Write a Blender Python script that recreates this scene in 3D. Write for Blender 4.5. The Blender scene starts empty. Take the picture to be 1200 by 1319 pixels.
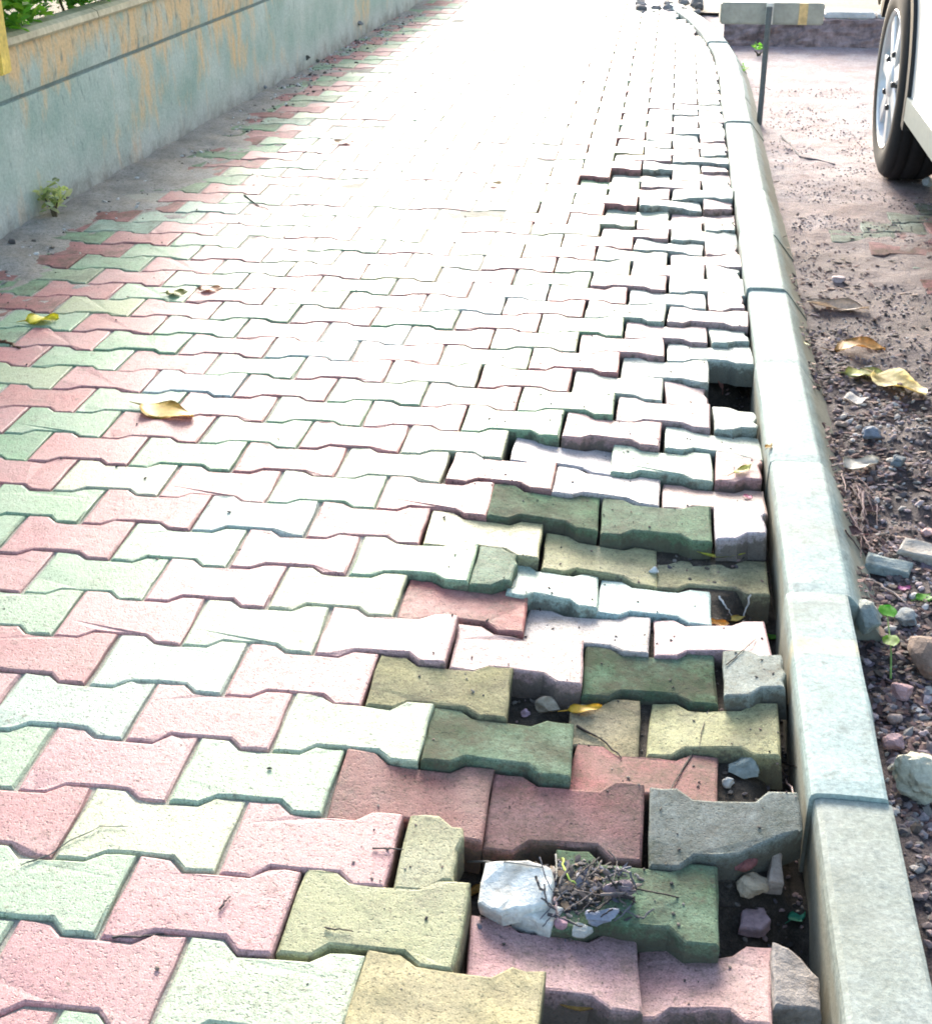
import bpy, bmesh, math, random
from mathutils import Vector, Matrix, Euler, noise as mnoise

random.seed(11)
S = bpy.context.scene
COL = S.collection

# ------------------------------------------------------------------ camera, sky, sun, exposure
PITCH, YAW, ROLL = math.radians(26.889), math.radians(8.056), math.radians(-0.4125)
CAM = Vector((0.5154, -1.1475, 1.2229))
cd = bpy.data.cameras.new("camera")
cd.sensor_fit = 'HORIZONTAL'
cd.sensor_width = 36.0
cd.lens = 54.11
cd.clip_start = 0.02
cd.clip_end = 400
cam = bpy.data.objects.new("camera", cd)
COL.objects.link(cam)
cam.matrix_world = (Matrix.Translation(CAM) @ Matrix.Rotation(YAW, 4, 'Z')
                    @ Matrix.Rotation(math.pi / 2 - PITCH, 4, 'X') @ Matrix.Rotation(ROLL, 4, 'Z'))
S.camera = cam

SUN_EL, SUN_AZ = math.radians(15), math.radians(-9)      # azimuth from +Y towards +X
world = bpy.data.worlds.new("World")
S.world = world
world.use_nodes = True
wn = world.node_tree.nodes
wn.clear()
sky = wn.new('ShaderNodeTexSky')
sky.sky_type = 'NISHITA'
sky.sun_disc = False
sky.sun_elevation = SUN_EL
sky.sun_rotation = SUN_AZ
sky.air_density = 1.0
sky.dust_density = 3.0
bg = wn.new('ShaderNodeBackground')
bg.inputs['Strength'].default_value = 0.125
wo = wn.new('ShaderNodeOutputWorld')
world.node_tree.links.new(sky.outputs[0], bg.inputs[0])
world.node_tree.links.new(bg.outputs[0], wo.inputs[0])

sl = bpy.data.lights.new("sun", 'SUN')
sl.energy = 2.5
sl.angle = math.radians(20)
sl.color = (1.0, 0.97, 0.935)
sun = bpy.data.objects.new("sun", sl)
COL.objects.link(sun)
sv = Vector((math.sin(SUN_AZ) * math.cos(SUN_EL), math.cos(SUN_AZ) * math.cos(SUN_EL), math.sin(SUN_EL)))
sun.rotation_euler = sv.to_track_quat('Z', 'Y').to_euler()
sun.location = (0, 6, 8)

S.view_settings.view_transform = 'Standard'
S.view_settings.look = 'None'
S.view_settings.exposure = 2.2
S.view_settings.gamma = 1
S.view_settings.use_curve_mapping = False
S.cycles.filter_width = 1.9
S.cycles.max_bounces = 6


# ------------------------------------------------------------------ helpers
def put(name, me, mat=None, parent=None, label=None, cat=None, group=None, kind=None, loc=None, rot=None):
    o = bpy.data.objects.new(name, me)
    COL.objects.link(o)
    if mat is not None and me is not None and not me.materials:
        me.materials.append(mat)
    if parent is not None:
        o.parent = parent
    if loc is not None:
        o.location = loc
    if rot is not None:
        o.rotation_euler = rot
    for k, v in (('label', label), ('category', cat), ('group', group), ('kind', kind)):
        if v:
            o[k] = v
    return o


def mesh_of(name, vs, fs, mat=None, smooth=False):
    me = bpy.data.meshes.new(name)
    me.from_pydata([tuple(v) for v in vs], [], fs)
    if smooth:
        me.polygons.foreach_set('use_smooth', [True] * len(me.polygons))
    if mat:
        me.materials.append(mat)
    me.update()
    return me


def bm_mesh(name, bm, mat=None, smooth=False):
    me = bpy.data.meshes.new(name)
    bmesh.ops.recalc_face_normals(bm, faces=bm.faces)
    bm.to_mesh(me)
    bm.free()
    if smooth:
        me.polygons.foreach_set('use_smooth', [True] * len(me.polygons))
    if mat:
        me.materials.append(mat)
    return me


def prism(outline, z0, z1, bevel=0.0, steps=1):
    """solid with the given xy outline (counter-clockwise), rounded top edge"""
    o2 = []
    for q in outline:
        if not o2 or (abs(q[0] - o2[-1][0]) + abs(q[1] - o2[-1][1])) > 6e-4:
            o2.append(q)
    outline = o2
    n = len(outline)

    def inset(d):
        out = []
        for i in range(n):
            p0, p1, p2 = Vector(outline[i - 1]), Vector(outline[i]), Vector(outline[(i + 1) % n])
            e1, e2 = (p1 - p0).normalized(), (p2 - p1).normalized()
            n1, n2 = Vector((-e1.y, e1.x)), Vector((-e2.y, e2.x))
            m = n1 + n2
            m = m.normalized() if m.length > 1e-6 else n1
            k = max(0.5, m.dot(n1))
            out.append(p1 + m * (d / k))
        return out
    levels = [(0.0, z0)]
    if bevel > 0:
        for s in range(steps + 1):
            a = math.pi / 2 * s / steps
            levels.append((bevel * (1 - math.cos(a)), z1 - bevel + bevel * math.sin(a)))
    else:
        levels.append((0.0, z1))
    vs, fs = [], []
    for d, z in levels:
        o = inset(d) if d else [Vector(q) for q in outline]
        vs += [(q.x, q.y, z) for q in o]
    for l in range(len(levels) - 1):
        for i in range(n):
            j = (i + 1) % n
            fs.append((l * n + i, l * n + j, (l + 1) * n + j, (l + 1) * n + i))
    t = (len(levels) - 1) * n
    fs.append(tuple(range(t, t + n)))
    fs.append(tuple(reversed(range(n))))
    return vs, fs


def rough_stone(seed, size=(1, 1, 1), sub=2, amp=0.25, flat=0.0, facets=0):
    bm = bmesh.new()
    bmesh.ops.create_icosphere(bm, subdivisions=sub, radius=1)
    rnd = random.Random(seed)
    off = Vector((rnd.uniform(0, 50), rnd.uniform(0, 50), rnd.uniform(0, 50)))
    cuts = [(Vector((rnd.gauss(0, 1), rnd.gauss(0, 1), rnd.gauss(0, 1))).normalized(), rnd.uniform(.5, .85)) for _ in range(facets)]
    for v in bm.verts:
        c = v.co.copy()
        for nn, d in cuts:
            t = c.dot(nn) - d
            if t > 0:
                c -= nn * t
        k = 1 + amp * mnoise.noise(c * 1.3 + off) + amp * .4 * mnoise.noise(c * 3.7 + off)
        c *= k
        v.co = Vector((c.x * size[0], c.y * size[1], c.z * size[2]))
    return bm


def leaf_bm(length, width, curl=0.25, fold=0.2, wav=0.1, seed=0, n=9, tip=1.0):
    """one blade: midrib along +x, cupped across, curled along, wavy rim, 1 mm thick"""
    rnd = random.Random(seed)
    bm = bmesh.new()
    ph, ph2 = rnd.uniform(0, 6), rnd.uniform(0, 6)
    rows = []
    for i in range(n + 1):
        t = i / n
        w = width * .5 * (math.sin(math.pi * min(1, t ** .8)) ** .75) * (1 - .15 * t) + width * .012
        x = (t - .5) * length
        zc = curl * length * (4 * (t - .5) ** 2) * .5
        row = []
        for s in (-1, -.55, 0, .55, 1):
            ww = w * s * (1 + .12 * math.sin(9 * t + ph))
            z = zc + fold * abs(ww) + wav * width * math.sin(8 * t + ph2 + s * 1.7) * abs(s)
            row.append(bm.verts.new((x, ww, z)))
        rows.append(row)
    for a, b in zip(rows, rows[1:]):
        for k in range(4):
            bm.faces.new((a[k], a[k + 1], b[k + 1], b[k]))
    return bm


def thick(bm, t=0.0008):
    r = bmesh.ops.solidify(bm, geom=bm.faces[:], thickness=t)
    return bm


def tube_bm(pts, r0, r1, seg=6, bm=None, lump=0.0, seed=0):
    bm = bm or bmesh.new()
    rnd = random.Random(seed)
    pts = [Vector(q) for q in pts]
    rings = []
    n = len(pts)
    for i, q in enumerate(pts):
        d = (pts[min(i + 1, n - 1)] - pts[max(i - 1, 0)]).normalized()
        a = d.orthogonal().normalized()
        b = d.cross(a)
        r = r0 + (r1 - r0) * i / max(1, n - 1)
        r *= 1 + lump * rnd.uniform(-1, 1)
        rings.append([bm.verts.new(q + (a * math.cos(2 * math.pi * k / seg) + b * math.sin(2 * math.pi * k / seg)) * r) for k in range(seg)])
    for A, B in zip(rings, rings[1:]):
        for k in range(seg):
            bm.faces.new((A[k], A[(k + 1) % seg], B[(k + 1) % seg], B[k]))
    bm.faces.new(list(reversed(rings[0])))
    bm.faces.new(rings[-1])
    return bm


def box_bm(x0, x1, y0, y1, z0, z1, bm=None, bevel=0.0, seg=2):
    b2 = bmesh.new()
    bmesh.ops.create_cube(b2, size=1)
    for v in b2.verts:
        v.co = Vector(((x0 + x1) / 2 + v.co.x * (x1 - x0), (y0 + y1) / 2 + v.co.y * (y1 - y0), (z0 + z1) / 2 + v.co.z * (z1 - z0)))
    if bevel:
        bmesh.ops.bevel(b2, geom=b2.edges[:], offset=bevel, segments=seg, affect='EDGES')
    if bm is None:
        return b2
    me = bpy.data.meshes.new("tmp")
    b2.to_mesh(me)
    b2.free()
    bm.from_mesh(me)
    bpy.data.meshes.remove(me)
    return bm


# ------------------------------------------------------------------ materials
class NT:
    def __init__(self, name):
        self.m = bpy.data.materials.new(name)
        self.m.use_nodes = True
        self.t = self.m.node_tree
        self.t.nodes.clear()
        self.out = self.n('ShaderNodeOutputMaterial')
        self.b = self.n('ShaderNodeBsdfPrincipled')
        self.l(self.b.outputs[0], self.out.inputs[0])

    def n(self, k, **kw):
        o = self.t.nodes.new(k)
        for a, v in kw.items():
            setattr(o, a, v)
        return o

    def l(self, a, b):
        self.t.links.new(a, b)

    def noise(self, vec, scale, detail=4, rough=.6, dist=0.0):
        o = self.n('ShaderNodeTexNoise')
        o.inputs['Scale'].default_value = scale
        o.inputs['Detail'].default_value = detail
        o.inputs['Roughness'].default_value = rough
        o.inputs['Distortion'].default_value = dist
        if vec is not None:
            self.l(vec, o.inputs['Vector'])
        return o.outputs[0]

    def ramp(self, f, stops):
        o = self.n('ShaderNodeValToRGB')
        e = o.color_ramp.elements
        while len(e) < len(stops):
            e.new(.5)
        for q, (pos, c) in zip(e, stops):
            q.position = pos
            q.color = (c, c, c, 1) if not isinstance(c, tuple) else (*c, 1)
        self.l(f, o.inputs[0])
        return o.outputs[0]

    def mix(self, f, a, b, mode='MIX'):
        o = self.n('ShaderNodeMix', data_type='RGBA', blend_type=mode)
        for s, v in ((0, f), (6, a), (7, b)):
            if isinstance(v, (int, float)):
                o.inputs[s].default_value = v
            elif isinstance(v, tuple):
                o.inputs[s].default_value = (*v, 1)
            else:
                self.l(v, o.inputs[s])
        return o.outputs[2]

    def math(self, op, a, b=None, clamp=False):
        o = self.n('ShaderNodeMath', operation=op, use_clamp=clamp)
        for i, v in enumerate((a, b)):
            if v is None:
                continue
            if isinstance(v, (int, float)):
                o.inputs[i].default_value = v
            else:
                self.l(v, o.inputs[i])
        return o.outputs[0]

    def bump(self, h, strength=.3, dist=.002, prev=None):
        o = self.n('ShaderNodeBump')
        o.inputs['Strength'].default_value = strength
        o.inputs['Distance'].default_value = dist
        self.l(h, o.inputs['Height'])
        if prev is not None:
            self.l(prev, o.inputs['Normal'])
        self.l(o.outputs[0], self.b.inputs['Normal'])
        return o.outputs[0]

    def objvec(self, shuffle=True, scale=1.0):
        tc = self.n('ShaderNodeTexCoord')
        if not shuffle:
            return tc.outputs['Object']
        oi = self.n('ShaderNodeObjectInfo')
        v = self.n('ShaderNodeVectorMath', operation='MULTIPLY_ADD')
        cx = self.n('ShaderNodeCombineXYZ')
        for i, k in enumerate((37.0, 91.0, 53.0)):
            self.l(self.math('MULTIPLY', oi.outputs['Random'], k), cx.inputs[i])
        v.inputs[1].default_value = (scale,) * 3
        self.l(tc.outputs['Object'], v.inputs[0])
        self.l(cx.outputs[0], v.inputs[2])
        return v.outputs[0]

    def set(self, color=None, rough=None, spec=None, metal=None):
        for k, v in (('Base Color', color), ('Roughness', rough), ('Specular IOR Level', spec), ('Metallic', metal)):
            if v is None:
                continue
            if isinstance(v, tuple):
                self.b.inputs[k].default_value = (*v, 1)
            elif isinstance(v, (int, float)):
                self.b.inputs[k].default_value = v
            else:
                self.l(v, self.b.inputs[k])
        return self


def paver_material(name, source):
    """pressed concrete paver; colour from the object (parts) or from a vertex colour (joined far pavers)"""
    t = NT(name)
    if source == 'object':
        oi = t.n('ShaderNodeObjectInfo')
        col, stain = oi.outputs['Color'], oi.outputs['Alpha']
        vec = t.objvec()
    else:
        a = t.n('ShaderNodeAttribute', attribute_name='tint')
        col, stain = a.outputs['Color'], a.outputs['Alpha']
        vec = t.n('ShaderNodeTexCoord').outputs['Object']
    big = t.noise(vec, 9, 3, .55)
    fine = t.noise(vec, 420, 3, .7)
    mid = t.noise(vec, 60, 4, .65)
    c = t.mix(t.ramp(big, [(.35, 0.0), (.7, .24)]), col, (.42, .41, .36))            # worn, dusty face
    c = t.mix(1.0, c, t.ramp(mid, [(.25, .72), (.75, 1.22)]), 'MULTIPLY')
    c = t.mix(1.0, c, t.ramp(fine, [(.3, .62), (.7, 1.32)]), 'MULTIPLY')
    c = t.mix(1.0, c, t.ramp(t.noise(vec, 230, 2, .5), [(.28, .55), (.42, 1.0)]), 'MULTIPLY')
    # moss and grime patches, more of them where the stain value is high
    g = t.math('ADD', t.math('ADD', t.math('MULTIPLY', t.noise(vec, 11, 6, .68), .7), t.math('MULTIPLY', t.noise(vec, 130, 4, .7), .3)), t.math('MULTIPLY', t.math('SUBTRACT', stain, .5), .42))
    g = t.ramp(g, [(.42, 0.0), (.68, .84)])
    grime = t.mix(t.ramp(t.noise(vec, 25, 3), [(.35, 0.0), (.65, 1.0)]), (.050, .060, .038), (.085, .075, .055))
    c = t.mix(g, c, grime)
    if source == 'object':                      # shade painted onto the lower sides, patchy and sand-toned like clinging bedding
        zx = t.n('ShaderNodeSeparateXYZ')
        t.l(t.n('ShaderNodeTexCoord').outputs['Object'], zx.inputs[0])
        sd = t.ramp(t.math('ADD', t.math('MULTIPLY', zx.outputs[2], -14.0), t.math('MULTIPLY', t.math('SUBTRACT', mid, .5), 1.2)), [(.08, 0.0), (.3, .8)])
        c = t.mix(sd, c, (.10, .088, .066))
    # mossy pavers are dull, clean ones keep a slight sheen
    ro = t.math('ADD', t.ramp(mid, [(.3, .36), (.7, .52)]), t.math('MULTIPLY', stain, .55), True)
    sp = t.math('MULTIPLY', t.math('SUBTRACT', 1.0, t.math('MULTIPLY', stain, 1.25), True), .19, True)
    t.set(c, ro, sp)
    pit = t.ramp(t.noise(vec, 230, 2, .5), [(.30, 0.0), (.42, 1.0)])
    b = t.bump(fine, .45, .0014)
    b = t.bump(pit, .5, .0016, b)
    t.bump(mid, .4, .003, b)
    return t.m


def ground_material(name, c1, c2, c3, scale=6, rough=.85, b=.6):
    t = NT(name)
    v = t.n('ShaderNodeTexCoord').outputs['Object']
    n1, n2, n3 = t.noise(v, scale, 5, .65), t.noise(v, scale * 9, 5, .7), t.noise(v, scale * 60, 3, .7)
    c = t.mix(t.ramp(n1, [(.38, 0.0), (.62, 1.0)]), c1, c2)
    c = t.mix(t.ramp(n2, [(.5, 0.0), (.68, 1.0)]), c, c3)
    c = t.mix(1.0, c, t.ramp(n3, [(.28, .45), (.72, 1.5)]), 'MULTIPLY')
    t.set(c, rough, .3)
    p = t.bump(n2, b, .006)
    t.bump(n3, b, .003, p)
    return t.m


def plain(name, col, rough=.6, var=.25, scale=60, bump=.2, spec=.4, metal=0.0, shuffle=True):
    t = NT(name)
    v = t.objvec(shuffle)
    n = t.noise(v, scale, 4, .65)
    n2 = t.noise(v, scale * .15, 3, .6)
    c = t.mix(1.0, col, t.ramp(n, [(.25, 1 - var), (.75, 1 + var)]), 'MULTIPLY')
    c = t.mix(1.0, c, t.ramp(n2, [(.3, 1 - var * .7), (.7, 1 + var * .7)]), 'MULTIPLY')
    t.set(c, rough, spec, metal)
    if bump:
        t.bump(n, bump, .002)
    return t.m


def tinted(name, rough=.75, bump=.3, dist=.002):
    """colour per object (obj.color) with grain; used for stones, leaves and twigs"""
    t = NT(name)
    oi = t.n('ShaderNodeObjectInfo')
    v = t.objvec()
    n = t.noise(v, 90, 4, .7)
    n2 = t.noise(v, 22, 3, .6)
    c = t.mix(1.0, oi.outputs['Color'], t.ramp(n, [(.25, .68), (.75, 1.3)]), 'MULTIPLY')
    c = t.mix(t.ramp(n2, [(.5, 0.0), (.72, .6)]), c, t.mix(1.0, oi.outputs['Color'], (.45, .33, .2), 'MULTIPLY'))
    t.set(c, rough, .35)
    b = t.bump(n, bump, dist)
    t.bump(t.noise(v, 330, 3, .7), bump, dist * .5, b)
    return t.m


def vcol_mat(name, rough=.85):
    t = NT(name)
    a = t.n('ShaderNodeAttribute', attribute_name='tint')
    v = t.n('ShaderNodeTexCoord').outputs['Object']
    n = t.noise(v, 260, 3, .7)
    c = t.mix(1.0, a.outputs['Color'], t.ramp(n, [(.25, .65), (.75, 1.3)]), 'MULTIPLY')
    t.set(c, rough, .35)
    return t.m


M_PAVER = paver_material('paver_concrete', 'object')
M_PAVER_FAR = paver_material('paver_concrete_far', 'vertex')
M_STONE = tinted('stone', .85, .8, .004)
M_LEAF = tinted('dry_leaf', .55, .15)
M_TWIG = tinted('twig_bark', .8, .4)
M_GRIT = vcol_mat('grit')


def bedding():
    t = NT('bedding_sand')
    v = t.n('ShaderNodeTexCoord').outputs['Object']
    n1, n2, n3 = t.noise(v, 7, 5, .65), t.noise(v, 60, 5, .7), t.noise(v, 400, 3, .7)
    zx = t.n('ShaderNodeSeparateXYZ')
    t.l(v, zx.inputs[0])
    soil = t.mix(t.ramp(n2, [(.45, 0.0), (.7, 1.0)]), (.040, .034, .027), (.085, .07, .055))
    sand = t.mix(t.ramp(n1, [(.35, 0.0), (.65, 1.0)]), (.26, .245, .19), (.36, .35, .30))
    lay = t.ramp(t.math('ADD', t.math('MULTIPLY', zx.outputs[2], 18.0), t.math('MULTIPLY', n2, .3)), [(-.0, 0.0), (.06, 1.0)])
    lay = t.ramp(t.math('ADD', t.math('MULTIPLY', t.math('ADD', zx.outputs[2], .03), 30.0), t.math('MULTIPLY', t.math('SUBTRACT', n2, .5), .6)), [(.05, 0.0), (.5, 1.0)])
    c = t.mix(lay, soil, sand)
    c = t.mix(1.0, c, t.ramp(n3, [(.28, .5), (.72, 1.45)]), 'MULTIPLY')
    t.set(c, .9, .25)
    p = t.bump(n2, .5, .006)
    t.bump(n3, .5, .003, p)
    return t.m


M_SAND = bedding()


def parking_dirt():
    t = NT('parking_dirt')
    v = t.n('ShaderNodeTexCoord').outputs['Object']
    n1, n2, n3 = t.noise(v, 5, 5, .65), t.noise(v, 45, 5, .7), t.noise(v, 300, 3, .7)
    zx = t.n('ShaderNodeSeparateXYZ')
    t.l(v, zx.inputs[0])
    damp = t.mix(t.ramp(n1, [(.35, 0.0), (.65, 1.0)]), (.050, .037, .036), (.115, .085, .085))
    dust = t.mix(t.ramp(n1, [(.35, 0.0), (.65, 1.0)]), (.29, .205, .20), (.43, .365, .36))
    far = t.ramp(t.math('ADD', t.math('MULTIPLY', zx.outputs[1], .22), t.math('MULTIPLY', t.math('SUBTRACT', t.noise(v, 3, 5, .7), .5), .55)), [(.54, 0.0), (1.0, 1.0)])
    c = t.mix(far, damp, dust)
    c = t.mix(t.ramp(n2, [(.5, 0.0), (.7, .6)]), c, (.10, .085, .08))
    c = t.mix(1.0, c, t.ramp(n3, [(.28, .45), (.72, 1.5)]), 'MULTIPLY')
    t.set(c, .85, .3)
    p = t.bump(n2, .8, .008)
    t.bump(n3, .6, .003, p)
    return t.m


M_DIRT = parking_dirt()
M_EARTH = ground_material('far_earth', (.16, .13, .10), (.22, .19, .15), (.10, .09, .06), 2)


def link_color(o, rgb, a=0.0):
    o.color = (*rgb, a)
    return o


def tinted_mesh(name, chunks, mat):
    """chunks: list of (verts, faces, rgba); one mesh with a vertex colour"""
    vs, fs, cols = [], [], []
    for v, f, c in chunks:
        k = len(vs)
        vs += v
        fs += [tuple(i + k for i in q) for q in f]
        cols += [c] * len(v)
    me = mesh_of(name, vs, fs, mat)
    at = me.color_attributes.new('tint', 'FLOAT_COLOR', 'POINT')
    flat = []
    for c in cols:
        flat += c
    at.data.foreach_set('color', flat)
    return me


ICO_V, ICO_F = None, None


def ico():
    global ICO_V, ICO_F
    if ICO_V is None:
        bm = bmesh.new()
        bmesh.ops.create_icosphere(bm, subdivisions=1, radius=1)
        ICO_V = [v.co.copy() for v in bm.verts]
        ICO_F = [tuple(v.index for v in f.verts) for f in bm.faces]
        bm.free()
    return ICO_V, ICO_F


def pebble(x, y, z, r, rnd, flat=.6, stretch=1.4):
    V, F = ico()
    a = rnd.uniform(0, 6.28)
    ca, sa = math.cos(a), math.sin(a)
    tilt = rnd.uniform(-.5, .5)
    out = []
    sx, sy, sz = r * rnd.uniform(1, stretch), r * rnd.uniform(.7, 1), r * flat * rnd.uniform(.7, 1.2)
    for v in V:
        k = rnd.uniform(.72, 1.15)
        px, py, pz = v.x * sx * k, v.y * sy * k, v.z * sz * k
        pz += px * tilt
        out.append((x + px * ca - py * sa, y + px * sa + py * ca, z + pz))
    return out, F


# ------------------------------------------------------------------ where things stand
L = 0.22                    # paver length
P = 0.1308                  # row pitch
WIDE, WAIST = P * 1.16 - .004, P * .84 - .004
KX, KT = 0.765, 0.108       # kerb: left face, width of its top
GZ = -0.07                  # level of the parking ground


def kerb_off(y):
    return -.045 * max(0.0, y - 6.3) ** 2


def wall_x(y):
    return -1.522 + .058 * (y - 2.95)


def ss(a, b, x):
    if a > b:
        return 1 - ss(b, a, x)
    t = min(1.0, max(0.0, (x - a) / (b - a)))
    return t * t * (3 - 2 * t)


CM = cam.matrix_world.copy()
FPX = 1803.71


def at(px, py, z=0.0):
    """ground point seen at a spot of the photograph (1200 x 1319), on the level z"""
    d = CM.to_3x3() @ Vector(((px - 600) / FPX, -(py - 659.5) / FPX, -1))
    t = (z - CAM.z) / d.z
    return CAM + d * t


CI = CM.inverted()


def in_view(x, y, z=0.0, m=40):
    q = CI @ Vector((x, y, z))
    if q.z > -.1:
        return False
    px, py = 600 + FPX * q.x / -q.z, 659.5 - FPX * q.y / -q.z
    return -m < px < 1200 + m and -m < py < 1319 + m


# ------------------------------------------------------------------ ground and pavement
g = mesh_of('ground', [(-40, -30, -.32), (40, -30, -.32), (40, 60, -.32), (-40, 60, -.32)], [(0, 1, 2, 3)], M_EARTH)
put('ground', g, kind='structure')

HOLES = [(1.95, 5.0, .26, .05), (2.0, 2.0, .9, .03), (3.2, 2.0, .4, .06), (3.2, 16, .5, .06), (2.6, .2, .8, .05), (3.3, 8, .3, .04), (3.4, 0, .4, .05)]


def bed_z(x, y):
    u, r = x / L, y / P
    d = .0055 + 0.066 * ss(.28, .95, u + .12 * math.sin(r * 1.7)) * (1 - .55 * ss(17, 36, r))
    d += .055 * ss(.060, .015, KX + kerb_off(y) - x) * (1 - ss(20, 40, r)) if x > KX - .09 else 0
    for hu, hr, rad, dp in HOLES:
        q = math.hypot((u - hu), (r - hr) * P / L) / rad
        d += dp * (1 - ss(.5, 1.2, q))
    q = math.hypot((u - 1.96) / .50, (r - 1.98) / .52)
    d -= max(0.0, d - .034) * (1 - ss(.55, 1.0, q))            # litter heaped in the biggest hole
    k = .25 + .75 * ss(.3, 1.2, u)
    d += k * .004 * mnoise.noise(Vector((x * 16, y * 16, 2))) + k * .0025 * mnoise.noise(Vector((x * 60, y * 60, 5)))
    low = ss(18, 26, r) * (1 - ss(.6, 1.3, u))
    d = d + (.0024 - d) * low if d < .02 else d
    return -max(.0045 - .0022 * low, d)


vs, fs = [], []
NX = 96
ys = []
y = -.55
while y < 11.6:
    ys.append(y)
    y += .022 if y < 2.6 else .05
for y in ys:
    xa, xb = wall_x(y) - .02, KX + kerb_off(y) + .004
    for i in range(NX + 1):
        x = xa + (xb - xa) * i / NX
        vs.append((x, y, bed_z(x, y)))
for j in range(len(ys) - 1):
    for i in range(NX):
        a = j * (NX + 1) + i
        fs.append((a, a + 1, a + NX + 2, a + NX + 1))
pavement = put('pavement', mesh_of('pavement', vs, fs, M_SAND, True), kind='structure')


def half_width(t):
    """half width of the dumb-bell paver at t in -.5 .. .5 along its length"""
    a = abs(t)
    if a >= .305:
        return WIDE / 2
    if a <= .205:
        return WAIST / 2
    return WAIST / 2 + (WIDE - WAIST) / 2 * (a - .205) / .1


def paver_outline(t0, t1, length, seed, rough0=False, rough1=False, chip=None):
    """outline of the stretch t0..t1 of a paver, local x centred on the stretch"""
    rnd = random.Random(seed)
    br = [t for t in (-.5, -.40, -.305, -.205, -.07, .07, .205, .305, .40, .5) if t0 < t < t1]
    ts = [t0] + br + [t1]
    c = (t0 + t1) / 2
    sc = length / (t1 - t0)

    def jit(s):
        return rnd.uniform(-s, s) * 1.9
    low = [((t - c) * sc + jit(.0006), -half_width(t) + jit(.0008)) for t in ts]
    up = [((t - c) * sc + jit(.0006), half_width(t) + jit(.0008)) for t in reversed(ts)]
    x0, x1 = low[0][0], low[-1][0]
    right = [(x1 + (jit(.0028) if rough1 else jit(.0008)), half_width(t1) * k + (jit(.002) if rough1 else 0)) for k in ((-.6, -.25, .2, .6) if rough1 else (-.3, .35))]
    left = [(x0 + (jit(.0028) if rough0 else jit(.0008)), half_width(t0) * k + (jit(.002) if rough0 else 0)) for k in ((.6, .2, -.25, -.6) if rough0 else (.35, -.3))]
    o = low + right + up + left
    if chip:
        o = chip(o)
    return o


def paver_mesh(o, seed, mat, thickness=.06, bev=.0045):
    v, f = prism(o, -thickness, 0, bev, 2)
    rnd = random.Random(seed)
    off = Vector((rnd.uniform(0, 90), rnd.uniform(0, 90), 0))
    n = len(o)
    k0 = len(v) - n
    v2 = []
    for i, q in enumerate(v):
        q = Vector(q)
        if i >= n:
            e = mnoise.noise(q * 55 + off)
            if e > .2:                                     # worn arrises
                q.z -= .011 * (e - .2) * (1 if i < k0 else .5)
                q.x *= 1 - .030 * (e - .2)
                q.y *= 1 - .06 * (e - .2)
        v2.append(tuple(q))
    return mesh_of('paver', v2, f, mat)


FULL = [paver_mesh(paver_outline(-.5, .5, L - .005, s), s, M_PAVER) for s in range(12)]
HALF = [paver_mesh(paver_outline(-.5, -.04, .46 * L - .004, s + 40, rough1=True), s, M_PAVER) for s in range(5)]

TINT = {'r': (.38, .155, .145), 'p': (.46, .29, .29), 'g': (.180, .315, .180), 'y': (.47, .43, .235), 'w': (.44, .40, .40),
        'c': (.34, .415, .40), 'k': (.30, .36, .33), 'm': (.36, .375, .255)}

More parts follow.
